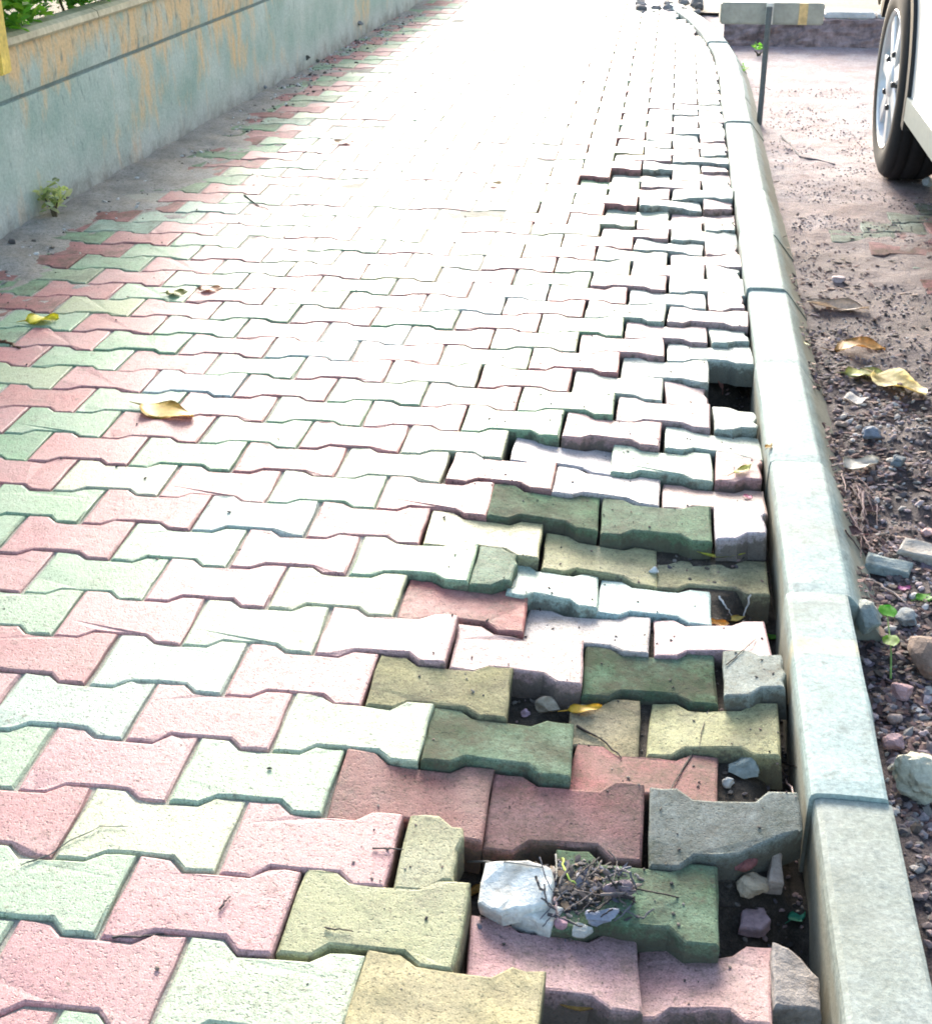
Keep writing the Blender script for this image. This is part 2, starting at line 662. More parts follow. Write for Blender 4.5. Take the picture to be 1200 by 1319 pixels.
# pavers of the sunken strip: row, from, to (in paver lengths), then dx, dy, dz, yaw and two tilts, colour, grime
SUNK = [
    (3, 0.5, 1.5, -0.0006, 0.0028, -0.0131, 0.022, 0.0651, 0.0937, 'r', 0.35),
    (3, 1.5, 2.5, -0.0066, 0.0038, -0.0303, 0.0106, 0.129, -0.0045, 'r', 0.55),
    (3, 2.5, 3.46, -0.005, -0.0035, -0.0236, 0.0161, 0.1167, -0.0428, 'k', 0.6),
    (4, 1, 2, -0.0044, 0.0061, -0.0107, 0.0343, -0.0792, 0.0776, 'g', 0.75),
    (4, 2, 3, -0.0105, 0.0031, -0.0489, -0.0387, -0.1284, -0.0057, 'r', 0.6),
    (5, 0.5, 1.5, -0.0006, 0.001, -0.0063, 0.0367, -0.0299, 0.0536, 'y', 0.65),
    (5, 2.0, 2.5, -0.0185, -0.003, -0.0575, 0.0112, 0.0525, 0.0123, 'y', 0.6),
    (5, 2.5, 3.42, -0.0094, -0.0002, -0.0482, -0.0328, -0.0449, -0.1205, 'y', 0.55),
    (6, 1, 2, -0.0033, 0.0026, -0.0219, 0.0401, -0.0426, 0.0906, 'p', 0.2),
    (6, 2, 3, -0.0089, 0.0065, -0.0476, 0.0296, 0.0088, 0.0147, 'g', 0.85),
    (6, 3, 3.46, -0.0061, -0.0005, -0.0236, -0.0108, -0.0552, -0.1916, 'k', 0.55),
    (7, 0.5, 1.5, -0.0013, 0.0053, -0.0165, 0.0241, -0.0453, 0.0722, 'r', 0.4),
    (7, 1.5, 2.5, -0.0085, 0.0007, -0.0484, -0.0129, -0.12, -0.0009, 'w', 0.35),
    (7, 2.5, 3.4, -0.0066, 0.0001, -0.0467, 0.0293, -0.1624, -0.0483, 'p', 0.2),
    (8, 1, 1.36, -0.0033, -0.0006, -0.0053, -0.0004, -0.0145, -0.0008, 'g', 0.5),
    (8, 1.38, 2.14, -0.0239, -0.0005, -0.0363, 0.0149, -0.1595, 0.1279, 'c', 0.1),
    (8, 2.16, 3.1, -0.0322, -0.0016, -0.0587, -0.0125, -0.1101, 0.0483, 'c', 0.2),
    (9, 0.5, 1.5, 0.0018, 0.0002, -0.0107, 0.0364, -0.0271, 0.094, 'y', 0.2),
    (9, 1.5, 2.5, 0.0021, -0.0003, -0.0506, 0.0203, -0.0121, 0.1463, 'y', 0.35),
    (9, 2.5, 3.46, -0.0053, 0.0005, -0.0685, -0.02, -0.0692, -0.005, 'y', 0.6),
    (10, 1, 2, -0.0059, 0.0024, -0.0124, 0.0227, -0.0041, 0.1084, 'g', 0.7),
    (10, 2, 3, -0.0075, 0.0019, -0.028, 0.0177, 0.0264, 0.0333, 'g', 0.6),
    (10, 3, 3.46, -0.0082, 0.0002, -0.0182, -0.0022, 0.0275, -0.0716, 'w', 0.2),
    (11, 0.5, 1.5, 0.0053, 0.0031, -0.0012, -0.0077, -0.0411, 0.0482, 'r', 0.1),
    (11, 1.5, 2.5, 0.0001, 0.0007, -0.022, -0.0092, -0.0772, 0.0828, 'w', 0.1),
    (11, 2.5, 3.46, 0.0013, -0.0019, -0.0385, 0.0015, -0.1519, 0.0175, 'p', 0.2),
    (12, 1, 2, 0.0114, 0.001, -0.0212, 0.0034, -0.0945, 0.1168, 'w', 0.1),
    (2, 1, 1.36, 0.0057, 0.0014, 0.0003, 0.0553, -0.1608, 0.0677, 'y', 0.4),
    (2, 2, 3, -0.0164, -0.0013, -0.0406, -0.0064, 0.0208, 0.0192, 'g', 0.7),
    (1, 0.5, 1.5, -0.0019, 0.006, -0.0009, -0.013, 0.03, -0.0151, 'y', 0.3),
    (1, 1.5, 2.5, -0.0009, 0.0068, -0.0486, 0.0717, -0.1823, 0.1531, 'p', 0.35),
    (1, 2.5, 3.3, -0.0182, 0.0191, -0.0688, -0.044, -0.1701, -0.1522, 'p', 0.35),
    (0, 1, 2, -0.004, 0.0096, 0.0042, 0.001, -0.241, 0.0298, 'y', 0.5),
]
PART_OF = {(5, 2.0): (0, .5), (8, 1): (-.5, -.14), (2, 1): (-.5, -.14), (6, 3): (-.5, -.04), (10, 3): (-.5, -.04)}


def corner_chip(o):
    out = []
    for x, yy in o:
        lim = -.068 + .60 * max(0, x + .02)          # the near right corner has broken away
        out.append((x, max(yy, lim)) if x > -.03 else (x, yy))
    return out


taken = set()
pavers = []      # (distance, mesh, location, rotation, colour with grime)
for row, u0, u1, dx, dy, dz, yaw, tx, ty, c, grime in SUNK:
    t0, t1 = PART_OF.get((row, u0), (-.5, .5))
    ln = (u1 - u0) * L - .005
    seed = int(row * 31 + u0 * 10)
    o = paver_outline(t0, t1, ln, seed, rough0=t0 > -.5, rough1=t1 < .5, chip=corner_chip if (row, u0) == (3, 2.5) else None)
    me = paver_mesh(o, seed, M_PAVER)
    lim = lambda q, m=.13: max(-m, min(m, q))
    pos = Vector(((u0 + u1) / 2 * L + dx, row * P + dy, dz))
    rnd = random.Random(seed)
    col = tuple(k * rnd.uniform(.92, 1.08) * (1 if c in 'wc' else .78) for k in TINT[c])
    if (row, u0) == (2, 1):
        tx, ty, yaw, dz = .01, .01, .03, -.004
    pavers.append((-1, me, pos, (lim(tx), lim(ty), yaw), (*col, grime)))
    taken.add((row, math.floor(u0 - (0 if row % 2 == 0 else .5)) + (0 if row % 2 == 0 else .5)))
taken |= {(5, 1.5), (2, 1), (2, 3), (0, 2), (0, 3), (1, 2.5), (8, 3), (4, 3), (16, 3), (-1, 1.5), (-1, 2.5), (-2, 2), (-2, 3)}
taken -= {(4, 3)}
taken.add((4, 3))

for row in range(-3, 86):
    y = row * P
    u = -10 if row % 2 == 0 else -10.5
    while u < 4:
        u += 1
        if (row, u) in taken:
            continue
        xa, xb = u * L, (u + 1) * L
        lim = KX + kerb_off(y) - .006
        if xa > lim - .05 or xb < wall_x(y) - .02:
            continue
        rnd = random.Random(row * 977 + int(u * 2) * 13)
        frac = 1.0
        if xb > lim + .012:
            frac = (lim - xa) / L
        red = (round(u - row / 2) % 2 == 1)
        fade = rnd.uniform(.0, .35) + .34 * (1 - ss(6, 12, row)) * ss(-3.2, -.5, u + row * .1) * (1 - ss(.2, .8, u))
        right = ss(1.0, 1.8, u) * ss(10, 14, row)
        paled = (1 - ss(4, 11, row)) * (1 - ss(.1, .8, u))          # tints of the near rows on the left are palest
        if red:
            base, to = TINT['r'], (.46, .245, .255)
        else:
            k = rnd.random()
            base = TINT['g'] if k < .58 else TINT['m'] if k < .82 else TINT['c'] if k < .9 else TINT['y']
            to = (.34, .45, .31)
            if u < -3:
                base = tuple(a * .5 + b * .5 for a, b in zip(base, TINT['g']))
        col = [a + (b - a) * fade for a, b in zip(base, to)]
        paling = .42 * paled * rnd.uniform(.5, 1.25)
        col = [a + (b - a) * paling for a, b in zip(col, (.54, .375, .355) if red else (.46, .52, .39))]
        pale = (.44, .33, .325) if red else (.38, .43, .40)
        col = [a + (b - a) * (.85 * right) for a, b in zip(col, pale)]
        near_wall = (1 - ss(.05, .42, xa - wall_x(y))) * (1 - .6 * ss(32, 48, row))
        grime = .12 + .12 * rnd.random() + .45 * near_wall + (.2 * ss(.4, 1.4, u) * (1 - ss(9, 12, row)))
        z = rnd.gauss(0, .0009)
        tx, ty, yaw = rnd.gauss(0, .006), rnd.gauss(0, .004), rnd.gauss(0, .006)
        loose = ss(.9, 1.7, u) * (1 - ss(30, 52, row))
        if row >= 11:
            z -= ss(.9, 2.6, u) * (.019 * (1 - ss(12, 22, row)) + .003) + loose * abs(rnd.gauss(0, .0045))
            tx += loose * rnd.gauss(-.02, .04)
            ty += loose * rnd.gauss(.02, .04)
            yaw += loose * rnd.gauss(0, .022)
        if (row, u) in ((27, 1.5), (30, 1), (31, 1.5), (27, 2.5)):
            z -= .016
        sx = (1 - .022 * loose)
        if frac < .97:
            me = HALF[rnd.randrange(5)]
            f2 = frac / .46
            if frac > .75:
                me, f2 = FULL[rnd.randrange(12)], frac
            scl = (f2, 1, 1)
            pos = Vector((xa + frac * L / 2, y, z))
        else:
            me, scl = FULL[rnd.randrange(12)], (sx, sx, 1)
            pos = Vector(((xa + xb) / 2, y, z))
        if (row, u) == (15, 2.5):
            me, scl = HALF[1], (1, 1, 1)
            pos.x = xa + .23 * L
        d = (pos - CAM).length if in_view(pos.x, pos.y) else 50 + (pos - CAM).length
        pavers.append((d, me, pos, (tx, ty, yaw), (*col, grime), scl))

pavers.sort(key=lambda q: q[0])
for q in pavers[:300]:
    o = put('paver', q[1], parent=pavement, loc=q[2], rot=q[3])
    o.color = q[4]
    if len(q) > 5:
        o.scale = q[5]
chunks = []
cheap_v, cheap_f = prism(paver_outline(-.5, .5, L - .006, 5), -.05, 0, .004, 1)
for q in pavers[300:]:
    m = Matrix.LocRotScale(q[2], Euler(q[3]), Vector(q[5]) if len(q) > 5 else Vector((1, 1, 1)))
    if q[1] in HALF:
        V, F = [v.co for v in q[1].vertices], [tuple(p.vertices) for p in q[1].polygons]
    else:
        V, F = [Vector(v) for v in cheap_v], cheap_f
    chunks.append(([tuple(m @ v) for v in V], F, q[4]))
put('paver', tinted_mesh('far_pavers', chunks, M_PAVER_FAR), parent=pavement, kind='stuff')

# ------------------------------------------------------------------ kerb: one structure, each stone a part
t = NT('kerb_concrete')
v = t.objvec(True)
n1, n2, n3 = t.noise(v, 8, 5, .65), t.noise(v, 120, 4, .7), t.noise(v, 420, 2, .7)
oi = t.n('ShaderNodeObjectInfo')
c = t.mix(t.ramp(n1, [(.35, 0.0), (.7, .6)]), oi.outputs['Color'], (.40, .43, .40))
c = t.mix(t.ramp(t.noise(v, 26, 5, .7, .4), [(.54, 0.0), (.72, .75)]), c, (.15, .18, .165))
sx = t.n('ShaderNodeSeparateXYZ')
t.l(t.n('ShaderNodeTexCoord').outputs['Object'], sx.inputs[0])
c = t.mix(1.0, c, t.ramp(n2, [(.25, .62), (.75, 1.3)]), 'MULTIPLY')
c = t.mix(t.ramp(n3, [(.62, 0.0), (.70, .7)]), c, (.10, .12, .11))
band = t.math('SUBTRACT', 1.0, t.math('MULTIPLY', t.math('ABSOLUTE', t.math('SUBTRACT', sx.outputs[1], t.math('ADD', .09, t.math('MULTIPLY', n1, .03)))), 34.0), True)
band = t.math('MULTIPLY', band, oi.outputs['Alpha'])
c = t.mix(t.math('MULTIPLY', band, t.ramp(n2, [(.3, .35), (.55, .9)])), c, (.66, .56, .36))       # remains of a yellow painted band
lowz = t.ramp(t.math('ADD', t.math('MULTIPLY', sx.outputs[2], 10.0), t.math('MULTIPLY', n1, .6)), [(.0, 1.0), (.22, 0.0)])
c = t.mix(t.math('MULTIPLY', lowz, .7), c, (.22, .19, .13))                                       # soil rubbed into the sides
c = t.mix(t.ramp(t.noise(v, 6, 6, .72), [(.50, 0.0), (.72, .6)]), c, (.20, .215, .175))
t.set(c, .78, .3)
b = t.bump(n2, .4, .002)
t.bump(n3, .3, .001, b)
M_KERB = t.m


def kerb_stone(y0, y1, batter, seed, wear=1.0):
    rnd = random.Random(seed)
    off = Vector((rnd.uniform(0, 40), rnd.uniform(0, 40), 0))
    zt = .012
    bx = .070 if batter else .006
    prof = [(0, -.28), (0, -.09), (0, -.03), (.0005, zt - .012), (.003, zt - .004), (.010, zt), (.035, zt + .001), (.07, zt + .001), (KT - .008, zt), (KT - .003, zt - .002),
            (KT + (.006 if batter else .0), zt - .011), (KT + bx * .42, -.03), (KT + bx, -.082), (KT + bx + .004, -.28)]
    n = max(6, int((y1 - y0) / .03))
    vs, fs = [], []
    for j in range(n + 1):
        f = j / n
        y = y0 + (y1 - y0) * f
        end = .0018 * (1 - ss(0, .03, min(f, 1 - f) * (y1 - y0)))
        for i, (px, pz) in enumerate(prof):
            q = Vector((px, y, pz))
            e = mnoise.noise(q * 7 + off) * .0016 + mnoise.noise(q * 30 + off) * .0006
            ch = 0.0
            z = pz + (e if 4 <= i else e * .3) - ch - (end if 3 <= i <= 10 else 0)
            x = px + kerb_off(y) + (e * 1.2 if i in (0, 1, 2, 3, 10, 11, 12) else 0) + (ch if i < 5 else -ch if i > 8 else 0) * .7
            vs.append((x, y - (y0 + y1) / 2, z))
    m = len(prof)
    for j in range(n):
        for i in range(m - 1):
            a = j * m + i
            fs.append((a, a + 1, a + m + 1, a + m))
    fs.append(tuple(range(m - 1, -1, -1)))
    fs.append(tuple(range(n * m, n * m + m)))
    return mesh_of('kerb_stone', vs, fs, M_KERB)


kerb = put('kerb', None, kind='structure', loc=(0, 0, 0))
cuts = [-.78, -.13, .432, .985, 1.53, 2.1, 2.68, 3.24, 3.8, 4.4, 4.98, 5.55, 6.1, 6.65, 7.2, 7.75, 8.3, 8.85]
for i, (a, b) in enumerate(zip(cuts, cuts[1:])):
    o = put('kerb_stone', kerb_stone(a + .0012, b - .0012, a > .9, i, 1.6 if i in (1, 3) else 1), parent=kerb,
            loc=(KX + (.004 if i % 2 else 0) + (-.002 if i == 2 else 0), (a + b) / 2, (.0, -.004, .003, .001)[i % 4]), rot=(0, 0, (.0, .006, -.004)[i % 3]))
    k = .96 + .08 * ((i * 37) % 10) / 10
    o.color = (*((.27 * k, .30 * k, .255 * k) if i < 2 else (.305 * k, .40 * k, .375 * k)), 1.0 if i == 2 else 0.0)

# ------------------------------------------------------------------ parking ground on the right
vs, fs = [], []
nx, ny = 170, 330
for j in range(ny + 1):
    y = -.9 + 10.9 * (j / ny) ** 1.4
    xa = KX + .03 + kerb_off(y)
    for i in range(nx + 1):
        f = i / nx
        x = xa + 4.6 * f ** 1.7
        z = GZ + .010 * mnoise.noise(Vector((x * 5, y * 5, 0))) + .010 * mnoise.noise(Vector((x * 19, y * 19, 7))) + .004 * mnoise.noise(Vector((x * 60, y * 60, 2)))
        near = 1 - ss(1.5, 2.6, y)
        z += near * (.012 * mnoise.noise(Vector((x * 12, y * 12, 3))) - .012)
        z += .045 * (1 - ss(.25, .55, y)) * (1 - ss(.02, .12, abs(x - .93)))
        if 2.6 < y:
            z = z * .55 + GZ * .45
        vs.append((x, y, z))
for j in range(ny):
    for i in range(nx):
        a = j * (nx + 1) + i
        fs.append((a, a + 1, a + nx + 2, a + nx + 1))
parking = put('parking_ground', mesh_of('parking_ground', vs, fs, M_DIRT, True), kind='structure')
far = mesh_of('far_ground', [(-4, 8.9, -.05), (6, 8.9, -.05), (6, 26, -.05), (-4, 26, -.05)], [(0, 1, 2, 3)], M_EARTH)
put('bare_earth', far, kind='structure')

# worn pavers of the parking place, half buried in grit
PINKS = [(.42, .20, .21), (.46, .27, .28)]
for j in range(20, 31):
    y = j * P
    for i in range(12):
        u = 4.9 + i + (.5 if j % 2 else 0)
        x = u * L
        rnd = random.Random(j * 71 + i)
        edge = x - (1.24 + .10 * math.sin(j * .9)) - max(0, (3.2 - y)) * .35
        if edge < 0 or x > 2.7:
            continue
        red = ((i - (j // 2)) % 2 == 0)
        c = PINKS[rnd.randrange(2)] if red else (.34, .40, .33)
        k = ss(3.6, 4.8, y) * .7
        c = tuple(a + (b - a) * k for a, b in zip(c, (.46, .42, .42)))
        o = put('paver', FULL[rnd.randrange(12)], parent=parking, loc=(x, y, GZ + .001 + rnd.gauss(0, .002)), rot=(rnd.gauss(0, .012), rnd.gauss(0, .012), rnd.gauss(0, .012)))
        o.color = (*c, .55 + .25 * rnd.random())

# ------------------------------------------------------------------ retaining wall on the left
t = NT('stained_render')
v = t.n('ShaderNodeTexCoord').outputs['Object']
sv_ = t.n('ShaderNodeVectorMath', operation='MULTIPLY')
sv_.inputs[1].default_value = (5, 5, 1.7)
t.l(v, sv_.inputs[0])
drip = t.noise(sv_.outputs[0], 1.7, 7, .72)
n1, n2 = t.noise(v, 4, 5, .6), t.noise(v, 90, 4, .7)
c = t.mix(t.ramp(n1, [(.35, 0.0), (.68, 1.0)]), (.28, .39, .335), (.46, .53, .475))
z3 = t.n('ShaderNodeSeparateXYZ')
t.l(v, z3.inputs[0])
zz = z3.outputs[2]
up = t.ramp(zz, [(.30, .0), (.52, .22)])
fl = t.math('ADD', t.math('ADD', drip, up), t.math('MULTIPLY', t.math('SUBTRACT', t.noise(v, 1.9, 3, .5), .56), .75))
c = t.mix(t.ramp(fl, [(.53, 0.0), (.70, .9)]), c, (.66, .46, .24))          # old peach paint showing where the grey coat ran off
c = t.mix(t.ramp(t.math('ADD', t.noise(sv_.outputs[0], 6, 3), t.math('MULTIPLY', up, .4)), [(.62, 0.0), (.76, .7)]), c, (.15, .20, .19))
c = t.mix(t.ramp(zz, [(.02, .55), (.16, .0)]), c, (.50, .47, .45))           # dust splashed up from the path
c = t.mix(1.0, c, t.ramp(n2, [(.25, .8), (.75, 1.2)]), 'MULTIPLY')
t.set(c, .8, .3)
c = t.mix(t.ramp(t.math('ADD', t.math('MULTIPLY', zz, -3.4), t.noise(v, 9, 6, .7)), [(.26, 0.0), (.58, .8)]), c, (.17, .165, .14))   # damp dirty foot
t.set(c)
b = t.bump(n2, .5, .004)
t.bump(t.noise(v, 22, 5, .65), .5, .008, b)
M_WALL = t.m
wdir = Vector((.058, 1, 0)).normalized()
wang = -math.atan(.058)
W0 = Vector((wall_x(-1.0), -1.0, 0))
wall = put('retaining_wall', None, label='low grey-green rendered wall with peach paint stains along the left edge of the path', cat='wall', loc=W0, rot=(0, 0, wang))


def slab_wavy(x0, x1, y0, y1, z0, z1, amp, seed, ny_=90, nz=8):
    """wall piece whose right face (x1) is slightly uneven"""
    vs, fs = [], []
    for j in range(ny_ + 1):
        y = y0 + (y1 - y0) * j / ny_
        for i in range(nz + 1):
            z = z0 + (z1 - z0) * i / nz
            x = x1 + amp * mnoise.noise(Vector((y * 2.2, z * 5, seed))) + amp * .4 * mnoise.noise(Vector((y * 11, z * 14, seed)))
            if i in (0, nz):
                x -= .004
            vs.append((x, y, z))
        vs.append((x0, y, z1))
        vs.append((x0, y, z0))
    m = nz + 3
    for j in range(ny_):
        for i in range(m):
            a, b = j * m + i, j * m + (i + 1) % m
            fs.append((a, a + m, b + m, b))
    fs.append(tuple(range(m)))
    fs.append(tuple(range(ny_ * m + m - 1, ny_ * m - 1, -1)))
    return mesh_of('wall_piece', vs, fs, M_WALL)


put('wall_face', slab_wavy(-.13, 0, 0, 13, -.3, .392, .006, 1), parent=wall)
put('upper_band', slab_wavy(-.13, -.001, 0, 13, .4065, .555, .005, 4, 90, 4), parent=wall, label='upper band of the wall with peach stains')
put('groove', bm_mesh('groove', box_bm(-.12, -.014, .01, 12.99, .392, .4065), plain('groove_shadow', (.17, .23, .22), .8)), parent=wall)
M_COPE = plain('cream_coping', (.42, .38, .26), .6, .3, 40, .3)
cope = []
y = 4.02
while y < 12.9:
    l_ = min(.75, 12.95 - y)
    cope.append((y, y + l_ - .006))
    y += l_
for k, (a, b) in enumerate(cope):
    if a > 5.6:
        continue
    pts = [Vector((-.075, 0, .556)), Vector((.012, 0, .556)), Vector((.019, 0, .565)), Vector((.014, 0, .584)), Vector((-.006, 0, .594)), Vector((-.06, 0, .596))]
    vv = [(q.x, yy, q.z) for yy in (a, b) for q in pts]
    ff = [(i, (i + 1) % 6, (i + 1) % 6 + 6, i + 6) for i in range(6)] + [tuple(range(5, -1, -1)), tuple(range(6, 12))]
    put('coping_stone', mesh_of('coping_stone', vv, ff, M_COPE), parent=wall)
put('drain_pipe', bm_mesh('pipe', tube_bm([(.006, 3.78, .30), (.012, 3.78, .14)], .016, .016, 10), plain('pipe_grey', (.10, .16, .17), .5)), parent=wall)

M_SOIL = ground_material('planting_soil', (.07, .055, .04), (.10, .08, .05), (.05, .06, .03), 5)
vs, fs = [], []
for j in range(40):
    for i in range(12):
        x, y = -6 + 4.24 * i / 11, -1 + 13 * j / 39
        px = W0.x + (x + 1.65) + .058 * (y + 1)
        vs.append((px, y, .50 + .05 * mnoise.noise(Vector((x * 2, y * 2, 0)))))
for j in range(39):
    for i in range(11):
        a = j * 12 + i
        fs.append((a, a + 1, a + 13, a + 12))
put('planting_bed', mesh_of('planting_bed', vs, fs, M_SOIL, True), kind='structure')


# ------------------------------------------------------------------ surface finder: where a sight line meets what is built so far
bpy.context.view_layer.update()
DG = bpy.context.evaluated_depsgraph_get()


def hit(px, py, lift=0.0):
    d = (CM.to_3x3() @ Vector(((px - 600) / FPX, -(py - 659.5) / FPX, -1))).normalized()
    ok, loc, nor, *_ = S.ray_cast(DG, CAM, d)
    if not ok:
        loc = at(px, py, 0)
    return loc + Vector((0, 0, lift))


def ground_at(x, y, top=.3):
    ok, loc, *_ = S.ray_cast(DG, Vector((x, y, top)), Vector((0, 0, -1)))
    return loc.z if ok else GZ


# ------------------------------------------------------------------ parked car: only its near front corner shows
M_WHITE = plain('white_car_paint', (.78, .79, .79), .25, .03, 5, 0, .5)
M_CLAD = plain('grey_plastic', (.20, .235, .225), .5, .1, 80, .1)
M_BLACK = plain('black_plastic', (.018, .019, .020), .6, .1, 80, .1)
M_RUBBER = plain('tyre_rubber', (.011, .0125, .0145), .85, .25, 50, .25)
M_RIM = plain('silver_rim', (.62, .64, .66), .38, .08, 40, .05, .5, .35)
M_GLASS = plain('car_glass', (.02, .03, .035), .06, .05, 3, 0, .6)
CX0, CX1 = 1.345, 3.0
AX = (4.40, 1.98)
AR, WR = .425, .36
car = put('parked_car', None, label='white car parked on the dirt at the right edge, only one wheel corner showing', cat='car', loc=(CX0, AX[0], GZ))


def arc(yc, zc, r, a0, a1, n):
    return [(yc + r * math.cos(a0 + (a1 - a0) * i / n), zc + r * math.sin(a0 + (a1 - a0) * i / n)) for i in range(n + 1)]


def side_outline():
    o = [(-3.25, .42), (-3.22, .30), (-2.42 - AR, .30)]
    o += arc(-2.42, WR, AR, math.pi + .14, -.14, 14)
    o += [(-AR, .31)]
    o += arc(0, WR, AR, math.pi + .12, .42, 14)
    o += [(.56, .54), (.70, .56), (.73, .66), (.66, .78), (.30, .92), (-.45, .99), (-3.0, 1.0), (-3.2, .95), (-3.27, .7)]
    return o


so = side_outline()
bm = bmesh.new()
WCAR = CX1 - CX0
ringsv = []
for x, ins in ((.035, .02), (0, 0), (0, 0), (WCAR, 0), (WCAR - .035, .02)):
    pass
vsL = [bm.verts.new((0.0, y, z)) for y, z in so]
vsR = [bm.verts.new((WCAR, y, z)) for y, z in so]
fL, fR = bm.faces.new(vsL), bm.faces.new(list(reversed(vsR)))
n = len(so)
for i in range(n):
    j = (i + 1) % n
    bm.faces.new((vsL[j], vsL[i], vsR[i], vsR[j]))
for v in bm.verts:                                   # plan view: the nose and tail are drawn in
    k = ss(.25, .75, v.co.y) * .14 + ss(-2.6, -3.3, v.co.y) * .10 if v.co.y > -2.5 else .10 * ss(0, 1, (-2.6 - v.co.y) / .7)
    k += .05 * ss(.75, 1.0, v.co.z)
    v.co.x += k if v.co.x < WCAR / 2 else -k
bmesh.ops.bevel(bm, geom=[e for e in fL.edges] + [e for e in fR.edges], offset=.022, segments=3, affect='EDGES')
body = put('body', bm_mesh('body', bm, M_WHITE), parent=car)
cab = [(-3.1, .99), (-2.95, 1.30), (-2.5, 1.50), (-1.1, 1.50), (-.35, .985)]
bm = bmesh.new()
a_ = [bm.verts.new((.07 + .30 * max(0, z - 1.0), y, z)) for y, z in cab]
b_ = [bm.verts.new((WCAR - .07 - .30 * max(0, z - 1.0), y, z)) for y, z in cab]
bm.faces.new(a_)
bm.faces.new(list(reversed(b_)))
for i in range(5):
    j = (i + 1) % 5
    bm.faces.new((a_[j], a_[i], b_[i], b_[j]))
bmesh.ops.bevel(bm, geom=bm.edges[:], offset=.03, segments=2, affect='EDGES')
put('cabin', bm_mesh('cabin', bm, M_WHITE), parent=car)
for s in (0, 1):
    for ya, yb, yc, yd in ((-1.95, -.62, -1.16, -1.95), (-2.85, -2.02, -2.02, -2.72)):
        zs = (1.03, 1.03, 1.43, 1.43)
        q = [Vector((.066 + .30 * (z - 1.0) - .001, y, z)) for y, z in zip((ya, yb, yc, yd), zs)]
        if s:
            q = [Vector((WCAR - v.x, v.y, v.z)) for v in q]
        off = Vector((-.004 if not s else .004, 0, 0))
        vv = [v + off for v in q] + [v - off * .5 for v in q]
        ff = [(0, 1, 2, 3), (7, 6, 5, 4)] + [(i, (i + 1) % 4, (i + 1) % 4 + 4, i + 4) for i in range(4)]
        put('side_window', mesh_of('side_window', vv, ff, M_GLASS), parent=car)
    # sill cladding and arch trims
    x0, x1 = (-.014, .10) if not s else (WCAR - .10, WCAR + .014)
    put('sill', bm_mesh('sill', box_bm(x0, x1, -2.42 + AR + .02, -AR - .015, .285, .40, None, .018, 2), M_CLAD), parent=car)
    for yc in (0, -2.42):
        bm = bmesh.new()
        oi_, oo_ = arc(yc, WR, AR - .004, math.pi + .2, .42 if yc == 0 else -.2, 20), arc(yc, WR, AR + .045, math.pi + .2, .42 if yc == 0 else -.2, 20)
        xa, xb = (-.014, .05) if not s else (WCAR + .014, WCAR - .05)
        grid = [[bm.verts.new((xx, *q)) for q in oo] for xx, oo in ((xb, oi_), (xa, oi_), (xa, oo_), (xb, oo_))]
        for A, B in zip(grid, grid[1:]):
            for i in range(20):
                bm.faces.new((A[i], A[i + 1], B[i + 1], B[i]))
        put('arch_trim', bm_mesh('arch_trim', bm, M_BLACK), parent=car)
for yc in (0, -2.42):
    put('wheel_well', bm_mesh('well', box_bm(.26, WCAR - .26, yc - AR - .02, yc + AR + .02, .22, .80), M_BLACK), parent=car)
put('underbody', bm_mesh('underbody', box_bm(.06, WCAR - .06, -2.42 + AR + .03, -AR - .03, .24, .315), M_BLACK), parent=car)
put('front_bumper', bm_mesh('bumper', box_bm(.16, WCAR - .16, .50, .76, .40, .60, None, .04, 3), M_BLACK), parent=car)
for s in (.22, WCAR - .22):
    put('headlight', bm_mesh('lamp', box_bm(s - .14, s + .14, .62, .735, .60, .74, None, .03, 2), plain('lamp_lens', (.7, .72, .74), .1, .03, 5, 0)), parent=car)


def lathe(prof, seg=40, flip=False):
    bm = bmesh.new()
    rings = []
    for x, r in prof:
        rings.append([bm.verts.new((x, r * math.cos(2 * math.pi * k / seg), r * math.sin(2 * math.pi * k / seg))) for k in range(seg)])
    for A, B in zip(rings, rings[1:]):
        for k in range(seg):
            bm.faces.new((A[k], A[(k + 1) % seg], B[(k + 1) % seg], B[k]))
    return bm


tw = .205
tyre_prof = [(.010, .245), (.004, .262), (.0, .285), (.003, .315), (.014, .343), (.030, .355), (.034, .352), (.038, .357), (.066, .36), (.069, .353), (.074, .353), (.077, .36),
             (.125, .36), (.128, .353), (.133, .353), (.136, .36), (.168, .357), (.172, .352), (.176, .355), (.192, .343), (.202, .315), (.205, .285), (.20, .262), (.195, .245)]
bm = lathe(tyre_prof, 48)
tyre_me = bm_mesh('tyre', bm, M_RUBBER, True)
bm = lathe([(.20, .244), (.012, .250), (.006, .246), (.012, .238), (.05, .225), (.07, .20)], 48)
for k in range(7):                                       # seven broad spokes
    a = 2 * math.pi * k / 7
    q = box_bm(.016, .050, -.034, .034, .045, .236, None, .006, 1)
    bmesh.ops.rotate(q, verts=q.verts, cent=(0, 0, 0), matrix=Matrix.Rotation(a, 3, 'X'))
    me = bpy.data.meshes.new('t')
    q.to_mesh(me)
    bm.from_mesh(me)
    q.free()
rim_me = bm_mesh('rim', bm, M_RIM)
cap_me = bm_mesh('cap', lathe([(.05, .062), (.014, .062), (.008, .055), (.006, .0005)], 28), M_RIM, True)
disc_me = bm_mesh('disc', lathe([(.075, .235), (.072, .235), (.072, .001)], 32), plain('brake_dust', (.09, .10, .11), .6))
nut_me = bm_mesh('nut', lathe([(.03, .011), (.008, .011), (.004, .008), (.004, .0005)], 8), plain('dark_nut', (.03, .03, .032), .5))
